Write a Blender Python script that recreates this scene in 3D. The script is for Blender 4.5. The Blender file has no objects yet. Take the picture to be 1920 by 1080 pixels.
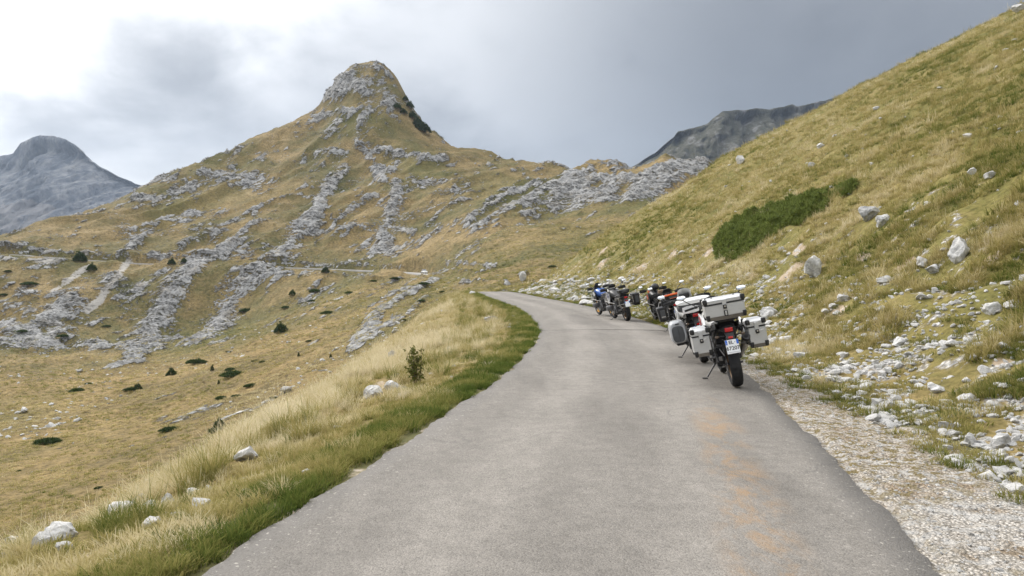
import bpy, bmesh, math, random
import numpy as np
from mathutils import Vector, Matrix

SC = bpy.context.scene
COL = SC.collection
R = math.radians
random.seed(7)

# ------------------------------------------------------------------ camera, sky, sun, exposure
EYE = 1.6                 # eye height above the road
FPX, U0, V0 = 1400.0, 960.0, 517.0     # focal length and horizon used when surveying the place
cam_d = bpy.data.cameras.new('camera')
cam = bpy.data.objects.new('camera', cam_d); COL.objects.link(cam)
cam.location = (0, 0, EYE); cam.rotation_euler = (R(90), 0, 0)
cam_d.sensor_width = 36; cam_d.lens = 36 * FPX / 1920; cam_d.shift_y = -(540 - V0) / 1920
cam_d.clip_start = 0.05; cam_d.clip_end = 30000
SC.camera = cam

SUN_AZ, SUN_EL = -44.0, 34.0
sun_dir = Vector((math.sin(R(SUN_AZ)) * math.cos(R(SUN_EL)), math.cos(R(SUN_AZ)) * math.cos(R(SUN_EL)), math.sin(R(SUN_EL))))
sd = bpy.data.lights.new('sun', 'SUN'); sd.energy = 1.5; sd.angle = R(14); sd.color = (1.0, 0.95, 0.88)
sun = bpy.data.objects.new('sun', sd); COL.objects.link(sun)
sun.rotation_euler = sun_dir.to_track_quat('Z', 'Y').to_euler()
sun.location = sun_dir * 50

SC.view_settings.view_transform = 'Standard'; SC.view_settings.look = 'None'
SC.view_settings.gamma = 1; SC.view_settings.use_curve_mapping = False
SC.view_settings.exposure = 1.15
SC.cycles.max_bounces = 4; SC.cycles.diffuse_bounces = 2; SC.cycles.glossy_bounces = 2; SC.cycles.transmission_bounces = 2; SC.cycles.volume_bounces = 0; SC.cycles.transparent_max_bounces = 8
SC.cycles.use_denoising = True; SC.cycles.use_adaptive_sampling = True; SC.cycles.adaptive_threshold = 0.02


class NT:
    """small wrapper for node trees"""
    def __init__(self, tree):
        self.t = tree
        tree.nodes.clear()
    def n(self, typ, props=None, **ins):
        nd = self.t.nodes.new('ShaderNode' + typ)
        for k, v in (props or {}).items():
            setattr(nd, k, v)
        for k, v in ins.items():
            key = int(k[1:]) if k[0] == 'i' and k[1:].isdigit() else k.replace('_', ' ')
            self.put(nd.inputs[key], v)
        return nd
    def put(self, sock, v):
        if isinstance(v, bpy.types.NodeSocket): self.t.links.new(v, sock)
        elif isinstance(v, bpy.types.Node): self.t.links.new(v.outputs[0], sock)
        else: sock.default_value = v
    def math(self, op, a, b=None, c=None, clamp=False):
        nd = self.t.nodes.new('ShaderNodeMath'); nd.operation = op; nd.use_clamp = clamp
        for i, v in enumerate((a, b, c)):
            if v is not None: self.put(nd.inputs[i], v)
        return nd.outputs[0]
    def vmath(self, op, a, b=None, out=0):
        nd = self.t.nodes.new('ShaderNodeVectorMath'); nd.operation = op
        self.put(nd.inputs[0], a)
        if b is not None: self.put(nd.inputs[1], b)
        return nd.outputs[out]
    def mix(self, f, a, b, mode='MIX'):
        nd = self.t.nodes.new('ShaderNodeMix'); nd.data_type = 'RGBA'; nd.blend_type = mode
        self.put(nd.inputs[0], f); self.put(nd.inputs[6], a); self.put(nd.inputs[7], b)
        return nd.outputs[2]
    def ramp(self, f, stops, interp='LINEAR'):
        nd = self.t.nodes.new('ShaderNodeValToRGB'); cr = nd.color_ramp; cr.interpolation = interp
        while len(cr.elements) < len(stops): cr.elements.new(0.5)
        for e, (p, c) in zip(cr.elements, stops):
            e.position = p; e.color = (c, c, c, 1) if isinstance(c, (int, float)) else (*c, 1)
        self.put(nd.inputs[0], f)
        return nd.outputs[0]
    def smooth(self, f, lo, hi, to0=0.0, to1=1.0):
        nd = self.t.nodes.new('ShaderNodeMapRange'); nd.interpolation_type = 'SMOOTHSTEP'
        for i, v in enumerate((f, lo, hi, to0, to1)): self.put(nd.inputs[i], v)
        return nd.outputs[0]
    def noise(self, vec, scale, detail=4, rough=0.55, dist=0.0):
        return self.n('TexNoise', None, Vector=vec, Scale=scale, Detail=detail, Roughness=rough, Distortion=dist).outputs[0]
    def attr(self, name, typ='GEOMETRY'):
        return self.n('Attribute', {'attribute_name': name, 'attribute_type': typ}).outputs['Fac']


def rgb(c): return (c[0], c[1], c[2], 1.0)

world = bpy.data.worlds.new('World'); SC.world = world; world.use_nodes = True
w = NT(world.node_tree)
sky = w.n('TexSky', {'sky_type': 'NISHITA', 'sun_disc': False, 'sun_elevation': R(SUN_EL), 'sun_rotation': R(SUN_AZ),
                     'altitude': 1800.0, 'dust_density': 1.5})
blue = w.vmath('SCALE', sky.outputs[0]); blue.node.inputs['Scale'].default_value = 0.06
dirv = w.vmath('NORMALIZE', w.n('TexCoord').outputs['Generated'])
sep = w.n('SeparateXYZ', None, i0=dirv)
dz = w.math('MAXIMUM', sep.outputs[2], 0.0)
den = w.math('ADD', dz, 0.52)
cb = w.n('CombineXYZ', None, i0=w.math('DIVIDE', sep.outputs[0], den), i1=w.math('DIVIDE', sep.outputs[1], den), i2=3.7)
big = w.noise(cb, 1.2, 2, 0.5, 0.1)
med = w.noise(cb, 2.9, 6, 0.56, 0.25)
# an overcast vault, brighter overhead
vault = w.math('MULTIPLY_ADD', dz, w.math('MULTIPLY_ADD', dz, 0.78, 0.34), 0.158)
vault = w.math('ADD', vault, w.math('MULTIPLY', w.smooth(dz, 0.17, 0.0), 0.085))
sund = w.vmath('DOT_PRODUCT', dirv, tuple(sun_dir), 1)
glowd = w.math('ADD', sund, w.math('MULTIPLY', w.math('SUBTRACT', med, 0.5), 0.16))
glow = w.math('MULTIPLY', w.math('POWER', w.smooth(glowd, 0.81, 1.03), 2.3), 1.6)
# the heavy rain cloud standing on the right
storm_dir = Vector((0.62, 0.78, 0.40)).normalized()
stormd = w.math('ADD', w.vmath('DOT_PRODUCT', dirv, tuple(storm_dir), 1), w.math('MULTIPLY', w.math('SUBTRACT', med, 0.5), 0.20))
storm = w.smooth(stormd, 0.74, 0.98)
tone = w.math('ADD', w.math('MULTIPLY', w.smooth(big, 0.35, 0.65), 0.22), w.math('MULTIPLY', w.smooth(med, 0.30, 0.70), 0.66))
tone = w.math('ADD', tone, 0.58)
tone = w.math('MULTIPLY', tone, w.math('MULTIPLY_ADD', storm, -0.70, 1.0))
thin = w.math('MULTIPLY', w.math('MULTIPLY', w.smooth(sund, 0.55, 0.9), w.smooth(dz, 0.24, 0.06)), 0.14)
lum = w.math('ADD', w.math('ADD', w.math('MULTIPLY', vault, tone), glow), thin)
tint = w.ramp(w.math('MULTIPLY', lum, 0.8), [(0.10, (0.88, 0.93, 1.0)), (0.28, (0.94, 0.965, 1.0)), (0.5, (1.0, 1.0, 1.0))])
cloud = w.vmath('SCALE', tint); w.put(cloud.node.inputs['Scale'], lum)
skymix = w.mix(0.93, blue, cloud)
bg = w.n('Background', None, Color=skymix, Strength=1.0)
wo = w.n('OutputWorld'); w.put(wo.inputs[0], bg)

# ------------------------------------------------------------------ helpers
def tag(o, label=None, cat=None, group=None, kind=None):
    if label: o['label'] = label
    if cat: o['category'] = cat
    if group: o['group'] = group
    if kind: o['kind'] = kind
    return o

def link(name, data, parent=None):
    o = bpy.data.objects.new(name, data); COL.objects.link(o)
    if parent is not None: o.parent = parent
    return o

def empty(name, loc=(0, 0, 0), rot=(0, 0, 0)):
    o = link(name, None); o.location = loc; o.rotation_euler = rot; o.empty_display_size = 0.2
    return o

def np_mesh(name, co, quads, attrs=None, smooth=True):
    me = bpy.data.meshes.new(name)
    nv, nq = len(co), len(quads)
    k = quads.shape[1]
    me.vertices.add(nv); me.vertices.foreach_set('co', np.ascontiguousarray(co, np.float32).ravel())
    me.loops.add(nq * k); me.loops.foreach_set('vertex_index', np.ascontiguousarray(quads, np.int32).ravel())
    me.polygons.add(nq); me.polygons.foreach_set('loop_start', np.arange(0, nq * k, k, dtype=np.int32))
    me.polygons.foreach_set('use_smooth', np.full(nq, smooth))
    for an, av in (attrs or {}).items():
        a = me.attributes.new(an, 'FLOAT', 'POINT'); a.data.foreach_set('value', np.ascontiguousarray(av, np.float32).ravel())
    me.update(calc_edges=True)
    return me

def grid_quads(nr, nc):
    i = np.arange(nr - 1)[:, None] * nc + np.arange(nc - 1)[None, :]
    return np.stack([i, i + 1, i + 1 + nc, i + nc], -1).reshape(-1, 4)

# ---- gradient noise in numpy
_rng = np.random.default_rng(11)
_perm = np.tile(_rng.permutation(256), 2).astype(np.int32)
_ga = _rng.random(256) * 2 * np.pi
_gx, _gy = np.cos(_ga).astype(np.float32), np.sin(_ga).astype(np.float32)
def perlin(x, y, seed=0):
    x = np.asarray(x + seed * 17.37); y = np.asarray(y - seed * 9.71)
    fx = np.floor(x); fy = np.floor(y)
    xf = (x - fx).astype(np.float32); yf = (y - fy).astype(np.float32)
    xi = fx.astype(np.int32) & 255; yi = fy.astype(np.int32) & 255
    u = xf * xf * xf * (xf * (xf * 6 - 15) + 10); v = yf * yf * yf * (yf * (yf * 6 - 15) + 10)
    def g(ix, iy, dx, dy):
        h = _perm[_perm[ix & 255] + (iy & 255)]
        return _gx[h] * dx + _gy[h] * dy
    a = g(xi, yi, xf, yf); b = g(xi + 1, yi, xf - 1, yf)
    c = g(xi, yi + 1, xf, yf - 1); d = g(xi + 1, yi + 1, xf - 1, yf - 1)
    return ((a + u * (b - a)) + v * ((c + u * (d - c)) - (a + u * (b - a)))) * 1.5
def fbm(x, y, octv=4, seed=0, gain=0.5):
    s = 0.0; a = 1.0; f = 1.0
    for k in range(octv):
        s = s + a * perlin(x * f, y * f, seed + k * 3); a *= gain; f *= 2.03
    return s
def ridged(x, y, octv=3, seed=0):
    s = 0.0; a = 1.0; f = 1.0
    for k in range(octv):
        s = s + a * (1 - 2 * np.abs(perlin(x * f, y * f, seed + k * 5))); a *= 0.5; f *= 2.1
    return s
def sstep(x, a, b):
    t = np.clip((x - a) / (b - a), 0, 1); return t * t * (3 - 2 * t)

# ------------------------------------------------------------------ the lie of the land
HW = 1.95                                   # half width of the road
_cy = [-60, -40, -20, -8, 0, 4, 5.1, 6.8, 10.5, 13, 17, 21, 26, 30, 36, 45, 53, 62, 70, 76, 80, 90, 104]
_cx = [-14, -8.5, -4.2, -1.9, -.42, .30, .53, .88, 1.57, 1.98, 2.45, 2.76, 2.78, 2.66, 2.38, 1.45, .45, -.45, -1.3, -2.1, -2.9, -5.4, -9.4]
def _catmull(P, n=14):
    P = np.array(P, float); out = []
    for i in range(len(P) - 1):
        p0 = P[max(i - 1, 0)]; p1 = P[i]; p2 = P[i + 1]; p3 = P[min(i + 2, len(P) - 1)]
        for t in np.linspace(0, 1, n, endpoint=False):
            out.append(0.5 * ((2 * p1) + (-p0 + p2) * t + (2 * p0 - 5 * p1 + 4 * p2 - p3) * t * t + (-p0 + 3 * p1 - 3 * p2 + p3) * t ** 3))
    out.append(P[-1]); return np.array(out)
CL = _catmull(list(zip(_cx, _cy)))
for _ in range(6):                           # take the kinks out of the survey points
    CL[1:-1] = 0.25 * CL[:-2] + 0.5 * CL[1:-1] + 0.25 * CL[2:]
_sg = np.r_[0, np.cumsum(np.linalg.norm(np.diff(CL, axis=0), axis=1))]
_s2 = np.r_[np.linspace(0, 50, 8)[:-1], np.linspace(50, _sg[-1], 76)]
CL = np.stack([np.interp(_s2, _sg, CL[:, 0]), np.interp(_s2, _sg, CL[:, 1])], 1)
_ct = np.gradient(CL, axis=0); _ct /= np.linalg.norm(_ct, axis=1)[:, None]

def road_coords(x, y):
    """signed distance to the road's middle (right positive) and y of the nearest middle point"""
    x = np.asarray(x, float); y = np.asarray(y, float); sh = x.shape
    x = x.ravel(); y = y.ravel(); wv = np.empty(len(x)); yy = np.empty(len(x))
    a = CL[:-1].astype(np.float32); d = (CL[1:] - CL[:-1]).astype(np.float32); L2 = (d ** 2).sum(1); x = x.astype(np.float32); y = y.astype(np.float32)
    for k in range(0, len(x), 20000):
        px = x[k:k + 20000, None]; py = y[k:k + 20000, None]
        t = np.clip(((px - a[:, 0]) * d[:, 0] + (py - a[:, 1]) * d[:, 1]) / L2, 0, 1)
        qx = a[:, 0] + t * d[:, 0]; qy = a[:, 1] + t * d[:, 1]
        D = (px - qx) ** 2 + (py - qy) ** 2; j = D.argmin(1); r = np.arange(len(j))
        cr = d[j, 0] * (py[:, 0] - qy[r, j]) - d[j, 1] * (px[:, 0] - qx[r, j])
        wv[k:k + 20000] = np.sqrt(D[r, j]) * np.where(cr > 0, -1, 1); yy[k:k + 20000] = qy[r, j]
    return wv.reshape(sh), yy.reshape(sh)

E_Y = [-60, 3, 6, 9, 14, 22, 34, 45, 55, 70, 80, 90]
E_U = [3, 2.3, 2.6, 3.7, 5.0, 5.8, 5.7, 4.2, 2.8, 1.5, 1.2, 1.2]
E_Z = [-.8, -.50, -.70, -.95, -1.30, -1.38, -1.15, -.8, -.5, -.3, -.25, -.25]
G_Y = [-60, 2, 4, 5.85, 7, 10.5, 15, 20, 90]
G_W = [1.7, 1.65, 1.45, 1.25, 1.1, .8, .45, .35, .3]
F_U = [0, 1, 2, 3.8, 7.2, 13, 20.5, 34.5, 62, 130]
F_Z = [0, .18, .62, 1.6, 4.15, 7.8, 12.6, 20.0, 33.6, 63]
ZR_Y = [-60, 70, 76, 80, 85, 90, 97, 104]
ZR_Z = [0, 0, -.03, -.14, -.5, -1.1, -2.1, -3.2]
def near_parts(x, y):
    wv, ry = road_coords(x, y)
    ul = -wv - HW; ur = wv - HW
    e = np.interp(ry, E_Y, E_U); ez = np.interp(ry, E_Y, E_Z); g = np.interp(ry, G_Y, G_W)
    return wv, ry, ul, ur, e, ez, g
def near_h(x, y):
    wv, ry, ul, ur, e, ez, g = near_parts(x, y)
    ulc = np.maximum(ul, 0)
    inside = ez * np.clip(ulc / e, 0, 1) ** 1.5
    over = np.maximum(ulc - e, 0)
    left = inside - 1.0 * over + 0.5 * (1 - np.exp(-over * 1.1))
    bumps = 0.16 * fbm(x * .55, y * .55, 3, 2) * sstep(ulc, .4, 2.0) + 0.55 * fbm(x * .11, y * .11, 2, 5) * sstep(ulc, e, e + 8)
    left = left + bumps
    u2 = ur - g - 0.22 * fbm(x * .7, y * .7, 2, 9)
    f = np.interp(np.maximum(u2, 0), F_U, F_Z)
    big = .55 * fbm(x * .09, y * .09, 3, 21) * sstep(u2, 3, 9) + .14 * fbm(x * .6, y * .6, 3, 23) * sstep(u2, .6, 2.5)
    big = big + (.17 * fbm(f * 1.15 + .3 * fbm(x * .2, y * .2, 2, 37), y * .045, 2, 35)) * sstep(u2, 3, 8)
    big = big + 0.10 * np.maximum(0, ridged(x * .35, y * .35, 2, 31)) * sstep(u2, 1.5, 4)
    fine = 0.018 * fbm(x * 5, y * 5, 3, 27) * sstep(ur, 0.0, .25)
    right = f + big + fine
    rib = np.interp(x, [-30, -6, -2, 0, 2, 100], [104, 100, 83, 80, 78.5, 103]) + 1.2 * fbm(x * .12, x * 0 + 3.3, 2, 41)
    right = right - 1.25 * np.logaddexp(0, (y - rib) * 1.3) / 1.3 * sstep(ur, 0, 1.5)
    z = np.where(wv < 0, left, right)
    z = np.where(np.abs(wv) < HW + .12, -0.03, z - 0.012)
    return z + np.interp(ry, ZR_Y, ZR_Z) - 1.3 * np.maximum(y - 101, 0)

# ---- the valley and the mountain: survey lines  (bearing u : sight line v, distance d)
LINES = [
 [(-500, 1338, 30), (500, 1338, 30), (800, 1200, 30), (1000, 900, 30), (2500, 900, 30)],
 [(-500, 960, 65), (0, 935, 65), (300, 880, 68), (450, 820, 75), (600, 740, 85), (700, 683, 92), (800, 612, 100), (880, 560, 95), (940, 548, 92), (1000, 546, 92), (1100, 538, 95), (1300, 530, 95), (2500, 530, 95)],
 [(-500, 780, 150), (0, 735, 150), (150, 738, 145), (300, 728, 140), (450, 694, 135), (600, 643, 130), (700, 602, 135), (800, 563, 130), (900, 536, 120), (1000, 531, 115), (1100, 515, 130), (1300, 500, 140), (2500, 480, 150)],
 [(-500, 640, 265), (0, 642, 258), (150, 652, 252), (300, 642, 268), (450, 612, 282), (600, 567, 262), (700, 547, 245), (800, 532, 228), (900, 506, 190), (1000, 491, 170), (1100, 470, 190), (1300, 430, 200), (2500, 430, 200)],
 [(-500, 500, 335), (0, 490, 324), (150, 500, 322), (260, 506, 322), (470, 509, 320), (600, 513, 310), (770, 518, 272), (850, 515, 225), (900, 478, 222), (950, 455, 225), (1000, 441, 230), (1100, 433, 240), (1300, 400, 260), (2500, 400, 260)],
 [(-500, 488, 346), (0, 478, 336), (140, 487, 334), (260, 495, 334), (470, 500, 330), (600, 505, 320), (770, 511, 284), (850, 501, 240), (900, 455, 238), (950, 435, 242), (1020, 428, 250), (1100, 425, 258), (1300, 390, 280), (2500, 390, 280)],
 [(-500, 470, 365), (0, 467, 349), (150, 455, 362), (300, 442, 378), (450, 423, 392), (600, 422, 382), (700, 422, 374), (800, 428, 350), (900, 402, 315), (1000, 412, 300), (1100, 385, 310), (1300, 330, 340), (2500, 330, 340)],
 [(-500, 466, 380), (0, 462, 360), (150, 430, 388), (300, 388, 425), (450, 348, 462), (600, 320, 475), (700, 320, 455), (800, 330, 435), (900, 345, 400), (1000, 352, 375), (1100, 345, 345), (1320, 312, 368), (2500, 312, 368)],
 None,
 [(-500, 465, 400), (-100, 460, 380), (0, 456, 375), (60, 439, 385), (150, 402, 410), (240, 374, 440), (277, 353, 455), (300, 346, 462), (370, 318, 490), (430, 297, 515), (480, 263, 535), (545, 235, 560), (603, 203, 590), (612, 182, 593), (628, 162, 599), (636, 147, 601), (660, 122, 610), (690, 116, 620), (712, 119, 612), (735, 140, 604), (755, 167, 597), (770, 197, 591), (786, 224, 586), (802, 245, 580), (840, 268, 561), (880, 288, 540), (950, 308, 497), (1010, 323, 460), (1060, 320, 430), (1100, 310, 402), (1116, 307, 394), (1140, 314, 392), (1170, 322, 390), (1230, 315, 388), (1320, 300, 385), (2500, 300, 385)],
]
NS, NQ = 1100, 900
S_LO, S_HI = -1.10, 1.12
Q_LO, Q_HI = math.log(30), math.log(900)
def _build_mid():
    s = np.linspace(S_LO, S_HI, NS); u = U0 + FPX * s
    D = []; T = []
    for L in LINES:
        if L is None: D.append(None); T.append(None); continue
        L = np.array(L, float)
        D.append(np.log(np.interp(u, L[:, 0], L[:, 2]))); T.append(np.interp(u, L[:, 0], (V0 - L[:, 1]) / FPX))
    D[8] = .5 * D[7] + .5 * D[9]; T[8] = .44 * T[7] + .56 * T[9]
    n = len(D)
    D.append(D[9] + .16); T.append(T[9] * .72)
    D.append(D[9] + .50); T.append(T[9] * .30)
    D = np.array(D); T = np.array(T)
    ker = np.exp(-0.5 * (np.arange(-40, 41) / 14.) ** 2); ker /= ker.sum()
    for k in range(len(D)):
        if k == 9:
            kk = np.exp(-0.5 * (np.arange(-6, 7) / 2.) ** 2); kk /= kk.sum()
            T[k] = np.convolve(np.pad(T[k], 6, mode='edge'), kk, 'valid')
        else: T[k] = np.convolve(np.pad(T[k], 40, mode='edge'), ker, 'valid')
        D[k] = np.convolve(np.pad(D[k], 40, mode='edge'), ker, 'valid')
    q = np.linspace(Q_LO, Q_HI, NQ); G = np.empty((NS, NQ))
    for i in range(NS):
        xd = D[:, i]; yt = T[:, i]
        h = np.diff(xd); dl = np.diff(yt) / h; m = np.empty(len(xd)); m[0] = dl[0]; m[-1] = dl[-1]
        for k in range(1, len(xd) - 1):            # monotone cubic
            m[k] = 0 if dl[k - 1] * dl[k] <= 0 else 2 * dl[k - 1] * dl[k] / (dl[k - 1] + dl[k])
        j = np.clip(np.searchsorted(xd, q) - 1, 0, len(h) - 1); t = np.clip((q - xd[j]) / h[j], 0, 1)
        G[i] = (yt[j] * (1 + 2 * t) * (1 - t) ** 2 + m[j] * h[j] * t * (1 - t) ** 2 + yt[j + 1] * t * t * (3 - 2 * t) + m[j + 1] * h[j] * t * t * (t - 1))
    return G
MIDG = _build_mid()
def mid_base(x, y):
    yc = np.maximum(y, 1.0)
    a = np.clip((x / yc - S_LO) / (S_HI - S_LO) * (NS - 1), 0, NS - 1.001)
    b = np.clip((np.log(yc) - Q_LO) / (Q_HI - Q_LO) * (NQ - 1), 0, NQ - 1.001)
    i = a.astype(int); j = b.astype(int); fa = a - i; fb = b - j
    t = (MIDG[i, j] * (1 - fa) + MIDG[i + 1, j] * fa) * (1 - fb) + (MIDG[i, j + 1] * (1 - fa) + MIDG[i + 1, j + 1] * fa) * fb
    return EYE + np.maximum(yc, 30) * t

RIBS = []         # world-space limestone ribs: (a, b, radius, strength, kind)
CA, SA = math.cos(R(62)), math.sin(R(62))
ROAD2 = None
def mid_h(x, y, full=True):
    z = mid_base(x, y)
    amp = sstep(y, 70, 260) * (1 - .6 * sstep(y, 500, 590))
    # flutes that run up the slope, hollows, small terracettes
    a_ = x * CA + y * SA; b_ = -x * SA + y * CA
    z = z + amp * (2.0 * fbm(x * .015, y * .012, 3, 51) + 5.2 * (ridged(b_ * .019 + .3 * fbm(x * .006, y * .006, 2, 53), a_ * .004, 2, 54) - .35) * sstep(y, 200, 400) + 1.1 * fbm(x * .05, y * .05, 3, 55))
    z = z + .35 * fbm(x * .16, y * .16, 3, 57) * sstep(y, 60, 120)
    z = z + .22 * fbm(x * .5, y * .5, 2, 58) * sstep(y, 60, 120)
    rd = None
    if ROAD2 is not None:
        z, rd = bench(x, y, z)
    if full and RIBS:
        m, sc = rib_mask(x, y, z)
        rz, c = rock_relief(x, y, z, m)
        if rd is not None: off = sstep(rd, 2.4, 5.0); rz = rz * off; c = c * off
        z = z + rz
        if full == 'all': return z, c, sc, m
    return z

def bench(x, y, z):
    """cut the far road's level bench into the slope"""
    P = ROAD2; sh = x.shape; xf = x.ravel(); yf = y.ravel(); zf = z.ravel().copy()
    sel = np.where((yf > 215) & (yf < 370) & (xf < 0))[0]
    dist = np.full(len(xf), 1e3)
    a = P[:-1]; d = P[1:] - a; L2 = (d[:, :2] ** 2).sum(1)
    for k in range(0, len(sel), 20000):
        s_ = sel[k:k + 20000]; px = xf[s_, None]; py = yf[s_, None]
        t = np.clip(((px - a[:, 0]) * d[:, 0] + (py - a[:, 1]) * d[:, 1]) / L2, 0, 1)
        DD = (px - a[:, 0] - t * d[:, 0]) ** 2 + (py - a[:, 1] - t * d[:, 1]) ** 2
        j = DD.argmin(1); r = np.arange(len(j)); di = np.sqrt(DD[r, j]); dist[s_] = di
        zr = a[j, 2] + t[r, j] * d[j, 2]
        wt = 1 - sstep(di, 2.4, 4.6)
        zf[s_] = zf[s_] * (1 - wt) + (zr - .15) * wt
    return zf.reshape(sh), dist.reshape(sh)

def rib_mask(x, y, z):
    sh = np.shape(x); xf = np.ravel(x); yf = np.ravel(y); zf = np.ravel(z)
    m = np.zeros(len(xf)); sc = np.zeros(len(xf))
    wob = 1 + .55 * fbm(xf * .07, yf * .05, 3, 71)
    for a, b, rad, st, kind in RIBS:
        lo = np.minimum(a, b) - rad * 2.2; hi = np.maximum(a, b) + rad * 2.2
        sel = np.where((xf > lo[0]) & (xf < hi[0]) & (yf > lo[1]) & (yf < hi[1]))[0]
        if not len(sel): continue
        d = b - a; L2 = max((d ** 2).sum(), 1e-6)
        px, py, pz = xf[sel] - a[0], yf[sel] - a[1], zf[sel] - a[2]
        t = np.clip((px * d[0] + py * d[1] + pz * d[2]) / L2, 0, 1)
        dist = np.sqrt((px - t * d[0]) ** 2 + ((py - t * d[1]) * .8) ** 2 + (pz - t * d[2]) ** 2)
        val = st * (1 - sstep(dist / (rad * wob[sel]), .2, 1.7))
        if kind == 'scree': sc[sel] = np.maximum(sc[sel], val)
        else: m[sel] = np.maximum(m[sel], val)
    return m.reshape(sh), sc.reshape(sh)

def rock_cover(x, y, z, m):
    """how much bare limestone there is: the ribs, broken up by turf, plus stray outcrops"""
    a = x * CA + y * SA; b = -x * SA + y * CA           # a runs along the beds, b across them
    wrp = .7 * fbm(x * .02, y * .02, 2, 81)
    beds = ridged(b * .15 + wrp, a * .03, 2, 83)
    blot = fbm(x * .04, y * .03, 4, 85, .62)
    fine = fbm(b * .34 + wrp, a * .11, 3, 88, .6)
    spread = .27 * sstep(y, 200, 270) + .20 * np.clip(fbm(x * .008, y * .008, 2, 86) + .25, 0, 1)
    f = np.maximum(m * .82, spread) + .36 * blot + .14 * beds * np.clip(m + .5, 0, 1) + .30 * fine - .04
    return sstep(f, .26, .98), beds, fine
def rock_relief(x, y, z, m):
    c, beds, fine = rock_cover(x, y, z, m)
    k = np.clip(y / 380., .22, 1.6)
    a = x * CA + y * SA; b = -x * SA + y * CA
    ph = b * .21 + 1.1 * fbm(x * .03, y * .03, 3, 181) + .02 * a; ph = ph - np.floor(ph)
    saw = np.where(ph < .72, ph / .72, (1 - ph) / .28) - .5
    return k * (c * (.15 + .95 * saw + .40 * beds + .8 * fine + .3 * ridged(x * .3, y * .3, 2, 87)) + 2.0 * m), c

def ground_h(x, y, full=True):
    x = np.asarray(x, float); y = np.asarray(y, float)
    sh = x.shape; xf = x.ravel(); yf = y.ravel(); z = np.empty_like(xf)
    isn = yf < 150
    zm = np.where(yf > 30, 0.0, -20.0)
    k = yf > 28
    if k.any(): zm[k] = mid_h(xf[k], yf[k], full)
    zm[~k] = -14 - .02 * np.abs(xf[~k])
    z[:] = zm
    if isn.any():
        zn = near_h(xf[isn], yf[isn]); d = zn - zm[isn]
        z[isn] = np.where(d > 2, zn, np.where(d < -2, zm[isn], zm[isn] + np.logaddexp(0, d * 3) / 3 ))
        wv = np.abs(road_coords(xf[isn], yf[isn])[0]); on = wv < HW + .12
        zi = z[isn]; on &= yf[isn] < 92; zi[on] = zn[on]; z[isn] = zi
    return z.reshape(sh)

_ym = np.exp(np.linspace(math.log(2.2), math.log(800), 1500))
def at(u, v, full=True):
    """where the sight line (u, v) meets the ground"""
    s = (u - U0) / FPX; t = (V0 - v) / FPX
    z = ground_h(s * _ym, _ym, full); ray = EYE + t * _ym
    hit = np.where(z >= ray)[0]
    if not len(hit): return None
    j = hit[0]
    if j == 0: y = _ym[0]
    else:
        d0 = ray[j - 1] - z[j - 1]; d1 = z[j] - ray[j]; y = _ym[j - 1] + (_ym[j] - _ym[j - 1]) * d0 / (d0 + d1 + 1e-9)
    zz = float(ground_h(np.array([s * y]), np.array([y]), full)[0])
    return Vector((s * y, y, zz))

# the far road that cuts across the mountain
ROAD2 = np.array([[(u - U0) / FPX * d, d, EYE + (V0 - v) / FPX * d] for u, v, d in
    [(-300, 482, 343), (0, 478.5, 334), (70, 482, 333), (140, 487, 332), (200, 491, 332), (260, 495, 332), (360, 498, 331), (470, 500.5, 328), (600, 505, 318), (700, 509, 301), (770, 512.5, 283), (805, 516, 262), (828, 521, 240)]])
ROAD2 = _catmull(ROAD2, 6)

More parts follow.
